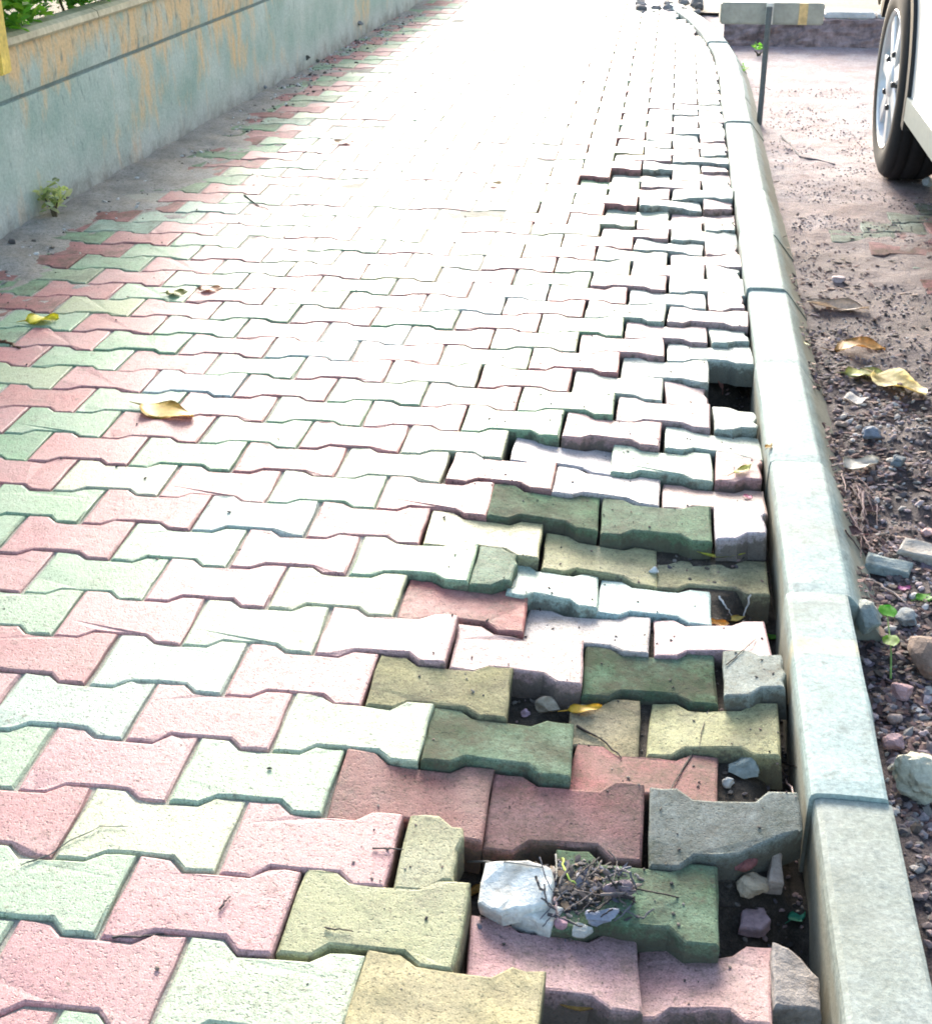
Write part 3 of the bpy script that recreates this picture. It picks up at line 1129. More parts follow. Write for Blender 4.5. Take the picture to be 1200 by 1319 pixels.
for yc in (0, -2.42):
    for s in (0, 1):
        wh = put('wheel', None, parent=car, loc=(-.022 if not s else WCAR + .022, yc, WR + .001), rot=(.35 + yc, 0, 0 if not s else math.pi))
        for nm, me in (('tyre', tyre_me), ('rim', rim_me), ('hub_cap', cap_me), ('brake_disc', disc_me)):
            put(nm, me, parent=wh)
        for k in range(5):
            a = 2 * math.pi * k / 5 + .3
            put('lug_nut', nut_me, parent=wh, loc=(0, .10 * math.cos(a), .10 * math.sin(a)))

# ------------------------------------------------------------------ slab on a thin post behind the kerb end
sg = put('low_barrier', None, label='grey board with yellow stripe on a thin dark post beyond the kerb', cat='barrier', loc=(.932, 5.32, GZ))
put('post', bm_mesh('post', tube_bm([(0, 0, -.06), (0, 0, .25), (.001, 0, .50)], .0125, .0125, 10), plain('dark_post', (.11, .13, .13), .5, .2)), parent=sg)
put('board', bm_mesh('board', box_bm(-.205, .235, .016, .20, .425, .515, None, .006, 2), plain('grey_board', (.35, .355, .30), .7, .2, 30)), parent=sg)
put('stripe', bm_mesh('stripe', box_bm(-.012, .020, .013, .03, .4265, .5135), plain('white_stripe', (.72, .70, .62), .6)), parent=sg)
put('stripe', bm_mesh('stripe', box_bm(.128, .165, .013, .03, .4265, .5135), plain('yellow_stripe', (.66, .48, .22), .6)), parent=sg, label='faded yellow stripe')

# ------------------------------------------------------------------ mud bank and pale edging beyond the parking place
edge = put('stone_edging', None, label='mud stained masonry edging with a pale top behind the thin post', cat='edging', loc=(.85, 7.62, GZ))
rnd = random.Random(5)
x = 0.0
M_MUD = plain('muddy_masonry', (.24, .17, .16), .85, .65, 22, .6)
M_PALE = plain('pale_edging', (.60, .58, .55), .7, .2, 25, .3)
k = 0
vs, fs = [], []
nu, nv = 150, 16
for a in range(nu + 1):
    x = -.02 + 3.5 * a / nu
    for b in range(nv + 1):
        f = b / nv
        y = -.03 + .10 * f + (.12 * max(0, f - .7) / .3)
        z = -.03 + .175 * min(1, f / .7)
        q = Vector((x * 6, f * 5, 3))
        k = mnoise.noise(q) * .028 + mnoise.noise(q * 2.7) * .018 + mnoise.noise(q * 7) * .007
        vs.append((x, y - k, z + k * .35 - .02 * ss(.6, 0, x)))
for a in range(nu):
    for b in range(nv):
        q = a * (nv + 1) + b
        fs.append((q, q + nv + 1, q + nv + 2, q + 1))
put('bank', mesh_of('bank', vs, fs, M_MUD), parent=edge)
x = .55
while x < 3.3:
    w = rnd.uniform(.26, .34)
    put('capping', bm_mesh('capping', box_bm(x + .004, x + w - .008, .09, .24, .138, .182, None, .012, 2), M_PALE), parent=edge)
    x += w

M_GREEN = tinted('green_leaf', .5, .1)


def leafy(name, centre, size, count, leaf, cols, seed, label, cat, group=None, stems=5, mat=M_GREEN):
    """shrub: stems and many small folded leaves spread through its volume"""
    root = put(name, None, label=label, cat=cat, group=group, loc=centre)
    rnd = random.Random(seed)
    chunks = []
    for _ in range(count):
        while True:
            q = Vector((rnd.uniform(-1, 1), rnd.uniform(-1, 1), rnd.uniform(-.9, 1)))
            if .25 < q.length < 1 + .3 * mnoise.noise(q * 2.2 + Vector((seed, 0, 0))) and mnoise.noise(q * 3.5 + Vector((0, seed, 0))) > -.22:
                break
        c = Vector((q.x * size[0], q.y * size[1], size[2] * (1 + q.z) * .55 + .03))
        l_ = leaf * rnd.uniform(.6, 1.3)
        m = Euler((rnd.uniform(-.9, .9), rnd.uniform(-.9, .5), rnd.uniform(0, 6.28))).to_matrix()
        pts = [Vector((0, 0, 0)), Vector((.35, .22, .06)), Vector((.35, 0, -.02)), Vector((.35, -.22, .06)), Vector((.75, .17, .03)), Vector((.75, 0, -.05)), Vector((.75, -.17, .03)), Vector((1, 0, -.1))]
        col = cols[rnd.randrange(len(cols))]
        kk = rnd.uniform(.75, 1.25)
        chunks.append(([c + m @ (p_ * l_) for p_ in pts], [(0, 2, 1), (0, 3, 2), (1, 2, 5, 4), (2, 3, 6, 5), (4, 5, 7), (5, 6, 7)], (*[v * kk for v in col], 1)))
    me = tinted_mesh(name + '_leaves', chunks, M_FOLIAGE)
    put('foliage', me, parent=root, kind='stuff')
    bm = bmesh.new()
    for s in range(stems):
        a = rnd.uniform(0, 6.28)
        tube_bm([(0, 0, -.02), (.2 * size[0] * math.cos(a), .2 * size[1] * math.sin(a), size[2] * .4), (.6 * size[0] * math.cos(a), .6 * size[1] * math.sin(a), size[2] * .9)], .006, .002, 5, bm)
    put('stem', bm_mesh('stems', bm, plain('stem_bark', (.10, .085, .05), .8)), parent=root)
    return root


t = NT('foliage')
a = t.n('ShaderNodeAttribute', attribute_name='tint')
t.set(a.outputs['Color'], .45, .4)
tr = t.n('ShaderNodeBsdfTranslucent')
t.l(t.mix(1.0, a.outputs['Color'], (1.5, 1.6, .6), 'MULTIPLY'), tr.inputs[0])
ms = t.n('ShaderNodeMixShader')
ms.inputs[0].default_value = .5
t.l(t.b.outputs[0], ms.inputs[1])
t.l(tr.outputs[0], ms.inputs[2])
t.l(ms.outputs[0], t.out.inputs[0])
M_FOLIAGE = t.m

GREENS = [(.075, .25, .035), (.11, .31, .045), (.15, .36, .06), (.05, .18, .03)]
LIME = [(.13, .32, .05), (.18, .36, .06), (.09, .26, .04)]


def behind_wall(y, back):
    return wall_x(y) - back


for i, (y, back, sz, cnt, cl, lab) in enumerate((
        (3.30, .17, (.20, .36, .34), 1700, LIME, 'pale lime green bush behind the wall nearest the yellow post'),
        (3.92, .17, (.20, .38, .36), 1800, GREENS, 'fresh green bush in the middle of the planting behind the wall'),
        (4.5, .17, (.19, .34, .30), 1500, GREENS, 'dark green bush spilling towards the far end of the cream coping'),
        (2.66, .20, (.20, .34, .32), 900, GREENS, 'green bush at the left edge behind the wall'))):
    leafy('bush', (behind_wall(y, back), y, .53), sz, cnt, .055, cl, 20 + i, lab, 'bush', 'bushes planted behind the wall')
yp = put('yellow_post', bm_mesh('yellow_post', box_bm(-.03, .03, -.035, .035, -.10, .34, None, .006, 2), plain('yellow_paint', (.74, .54, .12), .7, .3)),
         label='yellow painted post at the start of the cream coping on the wall', cat='post', loc=(wall_x(3.02) + .034, 2.985, .60))

leafy('garden_plant', (1.80, 8.35, .10), (.20, .16, .26), 220, .09, GREENS, 51, 'leafy green plant behind the pale edging near the car', 'plant')
leafy('weed', (1.02, 7.25, GZ), (.045, .04, .03), 36, .022, LIME, 52, 'small lime weed at the foot of the muddy edging right of the post', 'weed', 'weeds by the kerb end')
leafy('weed', (.905, 6.55, GZ), (.02, .03, .025), 24, .018, LIME, 53, 'small green weed just outside the kerb left of the post', 'weed', 'weeds by the kerb end')
leafy('weed', (wall_x(3.22) + .04, 3.20, .0), (.045, .06, .085), 90, .034, [(.34, .40, .26), (.42, .45, .33), (.22, .28, .16)], 54, 'pale grey-green tuft growing where the wall meets the path', 'weed')

# ------------------------------------------------------------------ gravel, grit and soil: beyond counting
rnd = random.Random(3)
chunks = []
GR = [(.30, .24, .25), (.20, .18, .19), (.36, .30, .31), (.12, .105, .11), (.42, .38, .34), (.24, .17, .16), (.48, .45, .43), (.15, .12, .10), (.30, .22, .21)]
for _ in range(15000):
    y = .1 + 6.2 * rnd.random() ** 1.9
    xa = KX + KT + (.08 if y > 1 else .02)
    x = xa + abs(rnd.gauss(0, .30 + .10 * y))
    if x > 2.6 or (y < .45 and rnd.random() < .5):
        continue
    if mnoise.noise(Vector((x * 4, y * 4, 0))) < -.05 and y > 2.4:
        continue
    r = rnd.uniform(.0022, .0060) * (1.9 if y < 2.2 and rnd.random() < .3 else 1)
    if y > 2.6:
        r *= .8
    V, F = pebble(x, y, ground_at(x, y) + r * .2, r, rnd)
    c = GR[rnd.randrange(len(GR))]
    if y < 1.9 and rnd.random() < .5:
        c = tuple(k * .45 for k in c)
    chunks.append((V, F, (*c, 1)))
for _ in range(5200):                                      # leaf crumbs, bark and flakes trodden into the dirt
    y = .35 + abs(rnd.gauss(.95, .85))
    x = KX + KT + .03 + abs(rnd.gauss(.06, .18))
    if x > 2.2 or mnoise.noise(Vector((x * 7, y * 7, 4))) < -.15:
        continue
    r = rnd.uniform(.003, .0095)
    V, F = pebble(x, y, ground_at(x, y) + r * .25, r, rnd, .18, 2.4)
    c = [(.10, .055, .05), (.05, .035, .035), (.17, .10, .09), (.025, .02, .022), (.22, .15, .12), (.13, .10, .12)][rnd.randrange(6)]
    chunks.append((V, F, (*c, 1)))
put('gravel', tinted_mesh('gravel', chunks, M_GRIT), kind='stuff')

chunks = []
for _ in range(2600):                                      # soil crumbs in the open joints, holes and along the kerb
    if rnd.random() < .55:
        y = -.3 + 2.6 * rnd.random()
        x = KX - abs(rnd.gauss(0, .03)) - .004 if rnd.random() < .5 else rnd.uniform(.28, .76)
    else:
        y = -.2 + 4.5 * rnd.random() ** 1.5
        x = rnd.uniform(.25, KX - .002)
    z = bed_z(x, y)
    r = rnd.uniform(.002, .0055)
    V, F = pebble(x, y, z + r * .4, r, rnd)
    c = [(.05, .045, .04), (.10, .085, .07), (.17, .15, .13), (.24, .17, .16), (.08, .07, .075)][rnd.randrange(5)]
    chunks.append((V, F, (*c, 1)))
for _ in range(150):                                       # trodden leaf scraps on the litter heap
    u, r_ = rnd.gauss(1.95, .2), rnd.gauss(2.1, .25)
    if r_ > 2.42 or u > 2.5:
        continue
    z = ground_at(u * L, r_ * P, .0)
    if -.06 < z < -.028:
        V, F = pebble(u * L, r_ * P, z + .002, rnd.uniform(.003, .008), rnd, .14, 1.9)
        chunks.append((V, F, (*[(.05, .045, .05), (.10, .085, .08), (.14, .14, .17), (.17, .12, .08)][rnd.randrange(4)], 1)))
for _ in range(650):                                       # crumbs spilled over the loosened pavers
    x, y = rnd.uniform(.15, KX - .01), -.1 + 2.6 * rnd.random()
    z = ground_at(x, y)
    r = .0007 + .0024 * rnd.random() ** 2
    V, F = pebble(x, y, z + r * .4, r, rnd)
    c = [(.06, .05, .045), (.13, .11, .09), (.24, .21, .18), (.20, .13, .11)][rnd.randrange(4)]
    chunks.append((V, F, (*c, 1)))
for _ in range(260):                                       # grit on top of the path
    y = -.2 + 7 * rnd.random() ** 1.3
    x = rnd.uniform(wall_x(y) + .02, KX - .01) if rnd.random() < .5 else wall_x(y) + abs(rnd.gauss(0, .3))
    if x > KX - .01:
        continue
    r = rnd.uniform(.0015, .004)
    V, F = pebble(x, y, ground_at(x, y) + r * .5, r, rnd)
    chunks.append((V, F, (*[(.06, .055, .05), (.15, .12, .10), (.28, .24, .20)][rnd.randrange(3)], 1)))
for _ in range(1100):
    u, r_ = rnd.gauss(1.95, .24), rnd.gauss(2.12, .3)
    if r_ > 2.42 or u > 2.5:
        continue
    x, y = u * L, r_ * P
    z = ground_at(x, y, .0)
    if z > -.030 or z < -.06:
        continue
    r = .0008 + .0035 * rnd.random() ** 3
    V, F = pebble(x, y, z + r * .3, r, rnd, .6, 4.5 if rnd.random() < .4 else 1.6)
    c = [(.05, .045, .05), (.09, .08, .085), (.03, .028, .028), (.16, .13, .11), (.13, .13, .16), (.28, .25, .22)][rnd.randrange(6)]
    chunks.append((V, F, (*c, 1)))
put('soil_grit', tinted_mesh('soil_grit', chunks, M_GRIT), kind='stuff')

# dirt washed against the foot of the wall: an uneven sheet that thins out over the pavers
vs, fs = [], []
nx, ny = 40, 260
for j in range(ny + 1):
    y = 1.6 + 8.0 * j / ny
    for i in range(nx + 1):
        s = i / nx
        x = wall_x(y) - .01 + s * .62
        q = Vector((x * 5, y * 5, 1))
        h = .016 * (1 - s) ** 2.2 * (1 + .8 * mnoise.noise(q)) + .010 * mnoise.noise(q * 1.6) + .006 * mnoise.noise(q * 6) - .0065 * (.4 + 1.2 * s)
        h -= .010 * ss(4.2, 6.5, y)
        vs.append((x, y, h))
for j in range(ny):
    for i in range(nx):
        a = j * (nx + 1) + i
        fs.append((a, a + 1, a + nx + 2, a + nx + 1))
M_WASH = ground_material('washed_dirt', (.25, .23, .20), (.33, .31, .28), (.15, .15, .12), 9, .9, .5)
put('washed_dirt', mesh_of('washed_dirt', vs, fs, M_WASH, True), kind='structure')
chunks = []
for _ in range(900):
    y = 2.3 + 6.0 * rnd.random() ** 1.3
    x = wall_x(y) + abs(rnd.gauss(0, .10)) + .005
    r = rnd.uniform(.003, .010) * (1.3 if rnd.random() < .1 else 1)
    V, F = pebble(x, y, ground_at(x, y) + r * .2, r, rnd)
    c = [(.30, .27, .24), (.16, .14, .12), (.45, .44, .42), (.55, .55, .54), (.08, .07, .06)][rnd.randrange(5)]
    chunks.append((V, F, (*c, 1)))
put('grit', tinted_mesh('wall_foot_grit', chunks, M_GRIT), kind='stuff')

# ------------------------------------------------------------------ loose stones and broken pieces
bpy.context.view_layer.update()
DG = bpy.context.evaluated_depsgraph_get()


def stone(name, px, py, sx, sy, sz, col, label, cat, seed, yaw=0, facets=7, amp=.22, sink=.35, tilt=(0, 0), z=None, group=None, sub=3):
    q = hit(px, py)
    if z is not None:
        q = at(px, py, z)
    bm = rough_stone(seed, (sx / 2, sy / 2, sz / 2), sub, amp, facets=facets)
    o = put(name, bm_mesh(name, bm, M_STONE), label=label, cat=cat, group=group, loc=q + Vector((0, 0, sz / 2 * (1 - sink))), rot=(*tilt, yaw))
    o.color = (*col, 1)
    return o


def shard(name, px, py, outline, h, col, label, cat, yaw=0, tilt=(0, 0), lift=.0, seed=0, mat=None):
    q = hit(px, py)
    v, f = prism(outline, 0, h, min(.004, h * .3), 2)
    off = Vector((seed * 3.1, 0, 0))
    bm = bmesh.new()
    bv = [bm.verts.new(k) for k in v]
    for k in f:
        bm.faces.new([bv[i] for i in k])
    bmesh.ops.triangulate(bm, faces=[k for k in bm.faces if len(k.verts) > 4])
    bmesh.ops.subdivide_edges(bm, edges=bm.edges[:], cuts=3, use_grid_fill=True)
    for k in bm.verts:
        p0 = k.co.copy()
        k.co += mnoise.noise_vector(p0 * 28 + off) * .004 + mnoise.noise_vector(p0 * 95 + off) * .0016
    o = put(name, bm_mesh(name, bm, mat or M_STONE), label=label, cat=cat, loc=q + Vector((0, 0, lift)), rot=(*tilt, yaw))
    o.color = (*col, 1)
    return o


shard('concrete_fragment', 668, 1158, [(-.050, -.024), (-.020, -.046), (.042, -.024), (.046, .030), (.014, .042), (-.044, .040)], .024, (.70, .71, .66), 'large whitish broken lump in the hole beside the yellow half paver', 'fragment', .1, (.16, -.05), .002, 1)
shard('concrete_fragment', 690, 1192, [(-.028, -.016), (.022, -.022), (.030, .016), (-.016, .022)], .030, (.62, .63, .58), 'smaller white fragment in front of the large whitish lump', 'fragment', -.2, (.05, .1), 0, 2)
stone('stone', 797, 1152, .040, .026, .024, (.27, .21, .24), 'mauve stone among the twigs behind the green sunken paver', 'stone', 61, .3)
stone('stone', 772, 1186, .046, .030, .020, (.23, .25, .31), 'blue-grey crumpled stone among the twigs left of the green sunken paver', 'stone', 62, .2, 9, .35)
stone('stone', 748, 1203, .034, .022, .018, (.46, .46, .42), 'pale flat stone at the back edge of the pink sunken paver', 'stone', 63)
stone('stone', 722, 1192, .018, .020, .016, (.38, .22, .25), 'small pink stone right of the white fragment', 'stone', 64)
stone('stone', 968, 1150, .046, .040, .034, (.50, .40, .28), 'cream and buff stone in the gap beside the kerb, under the grey paver', 'stone', 65, .4)
stone('stone', 960, 1118, .042, .018, .020, (.22, .085, .08), 'dark red brick chip lying on the cream stone by the kerb gap', 'brick chip', 66, .6)
shard('concrete_fragment', 991, 1130, [(-.010, -.028), (.010, -.030), (.014, .020), (.004, .034)], .03, (.36, .29, .24), 'narrow tan sliver standing between the cream stone and the kerb', 'fragment', .1, (.2, .1), 0, 3)
shard('concrete_fragment', 970, 1192, [(-.024, -.018), (.004, -.024), (.020, -.010), (.016, .020), (-.012, .022)], .016, (.44, .31, .32), 'small pink block in the gap right of the green sunken paver', 'fragment', .1, (0, .05), 0, 4)
shard('concrete_fragment', 1014, 1290, [(-.030, -.055), (.026, -.055), (.030, -.005), (.004, .036), (-.020, .052), (-.026, .0)], .05, (.25, .225, .205), 'grey-brown broken paver corner wedged against the kerb at the bottom', 'fragment', .05, (.03, .05), .0, 5)
stone('stone', 705, 915, .050, .032, .030, (.36, .31, .24), 'tan stone at the bottom of the hole under the pale pink paver', 'stone', 67, .2)
stone('stone', 676, 922, .018, .016, .014, (.40, .28, .34), 'tiny pink pebble beside the tan stone in the hole', 'pebble', 68)
stone('stone', 962, 997, .060, .040, .030, (.25, .29, .27), 'crumbly grey lump between the sunken red paver and the kerb', 'fragment', 69, .2, 9, .4)
stone('stone', 938, 1012, .022, .018, .016, (.56, .56, .52), 'small white stone at the left of the crumbly grey lump', 'pebble', 70)
stone('stone', 842, 737, .022, .016, .014, (.56, .58, .56), 'small white stone between the two yellow sunken pavers', 'pebble', 71)
stone('stone', 1190, 1022, .105, .085, .075, (.47, .46, .36), 'rounded cream boulder at the right edge beside the kerb joint', 'boulder', 72, .2, 7, .38, .25, sub=4)
stone('stone', 1192, 862, .070, .100, .070, (.22, .155, .12), 'large brown stone at the right edge below the green seedling', 'stone', 73, .2, 4, .15, .3)
shard('concrete_fragment', 1142, 735, [(-.045, -.016), (.040, -.026), (.046, .012), (-.040, .028)], .020, (.27, .32, .31), 'flat grey-green slab leaning by the kerb joint on the dirt', 'slab', -.15, (.15, .05), .0, 6)
shard('concrete_fragment', 1182, 717, [(-.040, -.018), (.040, -.030), (.045, .016), (-.030, .030)], .022, (.42, .38, .33), 'beige slab with a mossy edge behind the flat grey-green slab', 'slab', -.2, (.1, .05), .0, 7)
stone('stone', 1160, 897, .044, .036, .034, (.44, .28, .28), 'pink rubble lump beside the big brown stone', 'fragment', 74)
stone('stone', 1150, 962, .034, .036, .028, (.42, .28, .29), 'dusty pink lump just left of the cream boulder', 'fragment', 75)
stone('stone', 1152, 930, .026, .022, .020, (.36, .28, .25), 'small brown lump between the two pink lumps', 'fragment', 76)
stone('stone', 1150, 992, .022, .018, .014, (.58, .58, .52), 'white pebble at the back of the cream boulder', 'pebble', 77)
stone('stone', 1122, 565, .060, .050, .034, (.20, .23, .28), 'blue-grey crushed lump on the gravel below the fallen yellow leaf', 'stone', 78, .3, 9, .4)
stone('stone', 1156, 598, .046, .040, .030, (.17, .20, .22), 'dark grey stone right of the torn white scrap', 'stone', 79, .1, 8, .3)
stone('stone', 1085, 548, .036, .026, .014, (.40, .32, .28), 'flat tan chip beside the kerb foot above the torn white scrap', 'chip', 80)
stone('stone', 1194, 690, .030, .030, .022, (.50, .33, .31), 'pink stone at the right edge above the beige slab', 'stone', 81)
stone('stone', 1168, 800, .044, .050, .030, (.26, .29, .30), 'grey stone beside the round green leaves of the seedling', 'stone', 82)
stone('stone', 1078, 362, .050, .040, .024, (.52, .42, .42), 'pale pink stone on the gravel above the curled tan leaf', 'stone', 83)
stone('stone', 1194, 241, .050, .06, .045, (.55, .60, .62), 'pale blue-white stone on the dirt beside the car wheel', 'stone', 84)
for i, (px, py, s_, c_, lab) in enumerate(((395, 76, .05, (.10, .10, .09), 'dark clod at the far foot of the wall, left of its smaller twin'), (408, 79, .035, (.12, .12, .10), 'smaller dark clod just right of the dark clod at the wall foot'),
                                    (462, 32, .06, (.16, .17, .17), 'grey clod at the farthest visible foot of the wall'), (341, 113, .035, (.20, .22, .24), 'blue-grey pebble on the path by the wall foot'),
                                    (84, 257, .03, (.10, .09, .09), 'dark pebble beside the pale tuft at the wall foot'), (15, 313, .035, (.11, .10, .10), 'dark clod at the left edge where the wall meets the path'))):
    stone('stone', px, py, s_, s_ * .8, s_ * .5, c_, lab, 'clod', 90 + i)
for i in range(26):                                          # rubble heap closing the far end of the path
    px, py = 822 + (i * 37 % 92), 3 + (i * 53 % 17)
    q = at(px, py, -.02)
    s_ = random.Random(i).uniform(.04, .10)
    bm = rough_stone(200 + i, (s_ / 2, s_ / 2, s_ / 3), 2, .3, facets=6)
    o = put('concrete_fragment', bm_mesh('fragment', bm, M_STONE), label='grey-brown rubble piece in the scatter at the far end of the path', cat='fragment', group='rubble at the far end of the path', loc=q + Vector((0, 0, s_ * .2)))
    k = random.Random(i + 99).uniform(.5, 1.6)
    o.color = (.17 * k, .16 * k, .15 * k, 1)

# ------------------------------------------------------------------ leaves
YEL, ORA = (.72, .56, .10), (.66, .34, .07)


def leaf(px, py, ln, wd, yaw, col, label, cat='leaf', curl=.25, fold=.2, wav=.1, tilt=(0, 0), lift=.003, seed=None):
    q = hit(px, py)
    s_ = seed if seed is not None else int(px * 7 + py)
    bm = thick(leaf_bm(ln, wd, curl, fold, wav, s_))
    low = min(v.co.z for v in bm.verts)
    o = put({'scrap': 'paper_scrap', 'petal': 'petal', 'blade': 'grass_blade'}.get(cat, 'leaf'), bm_mesh('leaf', bm, M_LEAF, True), label=label, cat=cat, loc=q + Vector((0, 0, lift - low * .6)), rot=(*tilt, yaw))
    o.color = (*col, 1)
    bm = None
    if cat in ('scrap', 'petal', 'blade'):
        return o
    st = tube_bm([(-.5 * ln, 0, curl * ln * .5), (-.62 * ln, .01 * ln, curl * ln * .45), (-.78 * ln, .05 * ln, curl * ln * .2)], wd * .02 + .0006, .0006, 5)
    so_ = put('stalk', bm_mesh('stalk', st, M_TWIG), parent=o)
    so_.color = (col[0] * .6, col[1] * .5, col[2] * .5, 1)
    return o


leaf(216, 533, .148, .085, -.35, (.74, .52, .12), 'large curled yellow-orange dry leaf lying on the pink and green pavers', curl=.07, fold=.12, wav=.07)
leaf(55, 414, .085, .07, .5, (.80, .72, .06), 'bright yellow leaf on the path near the left edge, above the brown stick', curl=.1)
leaf(228, 379, .060, .050, .3, (.34, .34, .10), 'olive leaf lying flat on the path, left of the tan one', curl=.05, fold=.1)
leaf(272, 374, .070, .044, .2, (.60, .38, .22), 'tan leaf lying flat on the path beside the olive leaf', curl=.05, fold=.1)
leaf(441, 184, .090, .045, .05, (.58, .42, .26), 'small tan leaf far up the middle of the path', curl=.08)
leaf(640, 238, .07, .04, .3, (.60, .52, .30), 'pale straw leaf far up the path towards the kerb', curl=.06)
leaf(753, 916, .056, .024, .35, (.76, .52, .06), 'yellow leaf bridging the hole beside the cracked yellow paver', curl=.1, fold=.3)
leaf(924, 806, .040, .022, -.1, (.70, .36, .06), 'orange leaf folded over the end of the pink sunken paver', curl=.2, fold=.5)
leaf(944, 800, .046, .020, .4, (.74, .58, .16), 'pale yellow leaf beside the orange one at the kerb gap', curl=.15, fold=.3)
leaf(994, 822, .030, .026, -.5, (.10, .36, .03), 'small bright green leaf against the left side of the kerb', curl=.1)
leaf(928, 719, .092, .009, .06, (.62, .62, .10), 'thin curved yellow blade on the sunken paver near the kerb', 'blade', curl=.22, fold=.3)
leaf(956, 607, .060, .022, .9, (.56, .58, .16), 'yellow-green leaf on the white pavers beside the kerb', curl=.15)
leaf(990, 577, .030, .016, 1.2, (.55, .36, .10), 'small brownish yellow leaf stuck at the kerb edge', curl=.2)
leaf(963, 642, .022, .016, -.6, (.72, .26, .38), 'pink petal on the white paver beside the kerb', 'petal', curl=.1)
leaf(1036, 443, .048, .010, -1.0, (.62, .60, .25), 'narrow yellow leaf lying over the right edge of the kerb', curl=.05)
leaf(1078, 398, .175, .075, -.22, (.56, .48, .40), 'long curled tan leaf on the gravel beside the kerb', curl=.12, fold=.5, lift=.002)
leaf(1107, 452, .135, .085, .18, (.72, .44, .16), 'orange dry leaf arched over the gravel behind the yellow leaves', curl=-.18, fold=.25, lift=.004)
leaf(1112, 484, .095, .075, .1, (.58, .60, .24), 'yellow-green leaf under the arched orange leaf', curl=.1, lift=.003)
leaf(1158, 498, .165, .105, -.85, (.72, .62, .30), 'large pale yellow leaf on the gravel right of the orange leaf', curl=.1, fold=.25, lift=.003)
leaf(1102, 517, .065, .055, .3, (.66, .64, .62), 'white paper scrap on the gravel below the yellow-green leaf', 'scrap', curl=.1)
leaf(1108, 604, .095, .06, .55, (.70, .68, .62), 'torn white scrap lying against the kerb foot on the gravel', 'scrap', curl=.15, fold=.4, lift=.008)
leaf(1192, 772, .045, .030, .6, (.16, .42, .06), 'green leaf at the right edge beside the seedling', curl=.15)
leaf(1164, 760, .026, .018, .3, (.60, .22, .42), 'magenta petal among the rubble left of the green leaf at the edge', 'petal', curl=.2)
leaf(1026, 1184, .030, .022, .8, (.06, .38, .24), 'teal green leaf scrap down in the gap beside the kerb', 'leaf', curl=.2)
leaf(612, 1150, .028, .018, .9, (.55, .32, .08), 'small orange leaf down the crack left of the large whitish lump', curl=.2)
leaf(745, 1300, .05, .014, .0, (.66, .42, .14), 'orange leaf shred under the near edge of the pink sunken paver', curl=.1)
leaf(925, 512, .05, .014, 1.9, (.30, .14, .11), 'reddish brown leaf standing in the square hole by the kerb', curl=.1, tilt=(.2, -.7), lift=.045)
leaf(1120, 660, .05, .03, .3, (.26, .16, .15), 'dull brown leaf in the rubble outside the kerb', curl=.2, fold=.4)
leaf(1098, 690, .06, .03, -.4, (.22, .13, .13), 'dark brown crumpled leaf at the kerb foot beside the rubble', curl=.25, fold=.5)

stone('concrete_fragment', 1118, 806, .06, .075, .055, (.25, .28, .26), 'grey concrete lump filling the notch where the kerb loses its sloping side', 'fragment', 85, .2, 8, .3)
sd = put('seedling', None, label='two-leaved green seedling growing beside the kerb on the dirt', cat='seedling', loc=at(1148, 868, GZ))
b0 = at(1148, 868, GZ)
pA, pB = at(1142, 790, GZ + .03), at(1147, 829, GZ + .02)
put('stem', bm_mesh('stem', tube_bm([(0, 0, -.01), tuple((pB - b0) * .6), tuple(pB - b0), tuple(pA - b0)], .0018, .001, 5), plain('seedling_stem', (.20, .34, .08), .5)), parent=sd)
for q, w_, yw, c_ in ((pA, .036, 1.2, (.10, .40, .03)), (pB, .030, -1.4, (.26, .46, .05))):
    o = put('leaf', bm_mesh('leaf', thick(leaf_bm(w_ * 1.15, w_, .1, .15, .05, 3)), M_LEAF, True), parent=sd, loc=tuple(q - b0 + Vector((0, 0, .004))), rot=(.25, 0, yw))
    o.color = (*c_, 1)

# ------------------------------------------------------------------ twigs and stems
bpy.context.view_layer.update()
DG = bpy.context.evaluated_depsgraph_get()
DK = (.035, .028, .024)


def twig(pts, r, col, label, cat='twig', lift=.002, seed=0, group=None):
    q = [hit(a, b, lift) for a, b in pts]
    if len(q) == 2:
        q = [q[0], (q[0] + q[1]) / 2 + Vector((0, 0, .001)), q[1]]
    fine = []
    rnd = random.Random(seed)
    for a, b in zip(q, q[1:]):
        for s in range(4):
            fine.append(a.lerp(b, s / 4) + Vector((rnd.gauss(0, r * .5), rnd.gauss(0, r * .5), abs(rnd.gauss(0, r * .3)))))
    fine.append(q[-1])
    c = sum(fine, Vector()) / len(fine)
    o = put('twig', bm_mesh('twig', tube_bm([p - c for p in fine], r, r * .5, 6, None, .18, seed), M_TWIG), label=label, cat=cat, group=group, loc=c)
    o.color = (*col, 1)
    return o


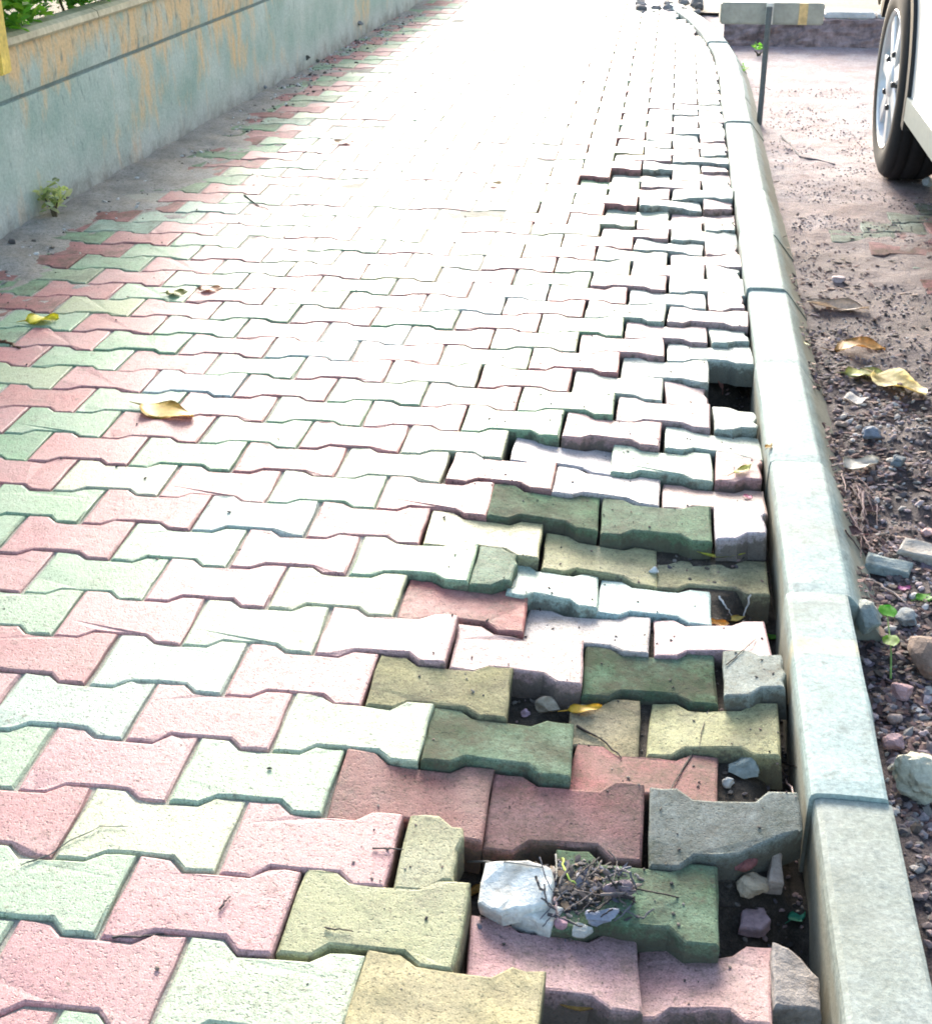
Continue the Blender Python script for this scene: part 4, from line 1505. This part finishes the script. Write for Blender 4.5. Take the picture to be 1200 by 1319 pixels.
TW = [
    ([(742, 936), (775, 955), (800, 978)], .0022, DK, 'dark twig lying across the cracked yellow half paver'),
    ([(891, 973), (868, 1010), (850, 1045), (833, 1088)], .0012, DK, 'long thin black stem crossing the red and grey pavers by the kerb'),
    ([(912, 915), (905, 940), (900, 965)], .0010, (.09, .08, .06), 'hair-thin stem on the yellow paver beside the kerb'),
    ([(815, 1146), (870, 1157), (935, 1170), (1000, 1173)], .0013, DK, 'black stem lying over the green sunken paver'),
    ([(935, 858), (955, 840), (973, 824)], .0012, DK, 'short dark stem on the chipped grey piece near the green leaf'),
    ([(28, 1116), (65, 1103), (90, 1085), (128, 1067), (165, 1066)], .0010, (.10, .11, .10), 'thin curved stem on the cream paver at lower left'),
    ([(145, 1209), (180, 1209), (212, 1205)], .0017, (.05, .045, .04), 'short dark twig on the near pink paver at lower left'),
    ([(283, 1173), (297, 1156)], .0018, (.06, .05, .05), 'tiny slanted twig in the middle of a pink paver'),
    ([(418, 1198), (455, 1202)], .0014, (.06, .05, .04), 'tiny level twig on the long yellow paver'),
    ([(480, 1095), (520, 1096)], .0014, (.06, .055, .05), 'tiny twig across the joint left of the yellow half paver'),
    ([(315, 252), (330, 264), (346, 270)], .0028, (.10, .10, .09), 'curved stem lying far up the left side of the path'),
    ([(0, 440), (13, 444), (26, 449)], .0055, (.09, .045, .02), 'thick brown stick at the left edge of the path', ),
    ([(603, 1112), (650, 1113), (700, 1119)], .0016, (.20, .20, .19), 'grey twig bridging the gap above the large whitish lump'),
    ([(926, 770), (934, 782), (942, 794)], .0020, (.62, .60, .56), 'white twig stub slanting over the kerb gap above the orange leaf'),
    ([(966, 768), (962, 782), (957, 796)], .0020, (.60, .58, .54), 'white twig stub upright over the kerb gap beside the pale yellow leaf'),
    ([(1122, 748), (1145, 762), (1166, 778)], .0024, (.56, .44, .38), 'pale pink twig on the rubble above the seedling'),
    ([(1092, 540), (1150, 543), (1195, 528)], .0022, (.10, .06, .05), 'brown twig lying level on the gravel below the large pale yellow leaf'),
    ([(1002, 985), (1012, 1005), (1024, 1028)], .0020, (.34, .26, .25), 'reddish stem standing in the gap against the kerb'),
    ([(990, 970), (1010, 985), (1026, 990)], .0016, DK, 'dark twig across the gap against the kerb above the reddish stem'),
    ([(716, 1102), (716, 1134)], .0012, (.30, .30, .28), 'pale upright stem in the hole under the middle red paver'),
    ([(714, 1158), (718, 1190)], .0018, (.42, .30, .29), 'pinkish twig standing right of the large whitish lump'),
    ([(1005, 175), (1030, 202), (1075, 212)], .0045, (.14, .13, .14), 'dark broken stick on the pale ground outside the kerb'),
]
for i, q in enumerate(TW):
    twig(q[0], q[1], q[2], q[3], seed=i)
twig([(724, 1112), (726, 1128), (733, 1140), (742, 1145)], .0016, (.42, .56, .10), 'lime green curved grass stem in the hole under the middle red paver', 'grass stem', .008, 77)
rnd = random.Random(8)
for i in range(34):
    px, py = rnd.uniform(700, 825), 1118 + 76 * rnd.random()
    a, l_ = rnd.uniform(0, 3.14), rnd.uniform(14, 60)
    bx, by = rnd.gauss(0, 5), rnd.gauss(0, 5)
    twig([(px - l_ * math.cos(a) * .5, py - l_ * math.sin(a) * .4), (px + bx, py + by), (px + l_ * math.cos(a) * .5, py + l_ * math.sin(a) * .4)], rnd.uniform(.0009, .0022),
         [(.06, .055, .06), (.035, .03, .03), (.12, .12, .14), (.16, .13, .12)][i % 4], 'thin dark twig in the tangle filling the hole before the red pavers', lift=.004 + .012 * rnd.random(), seed=i + 40, group='tangled twigs in the hole before the red pavers')
for i in range(22):
    px, py = rnd.uniform(1080, 1130), rnd.uniform(628, 705)
    a, l_ = rnd.uniform(.6, 1.6), rnd.uniform(20, 46)
    twig([(px - l_ * math.cos(a) * .5, py - l_ * math.sin(a) * .5), (px + l_ * math.cos(a) * .5, py + l_ * math.sin(a) * .5)], rnd.uniform(.0012, .0026),
         [(.16, .10, .10), (.10, .07, .07), (.22, .15, .15)][i % 3], 'reddish brown plant stem in the litter heap outside the kerb', lift=.003 + .012 * rnd.random(), seed=i + 80, group='stems in the litter heap outside the kerb')
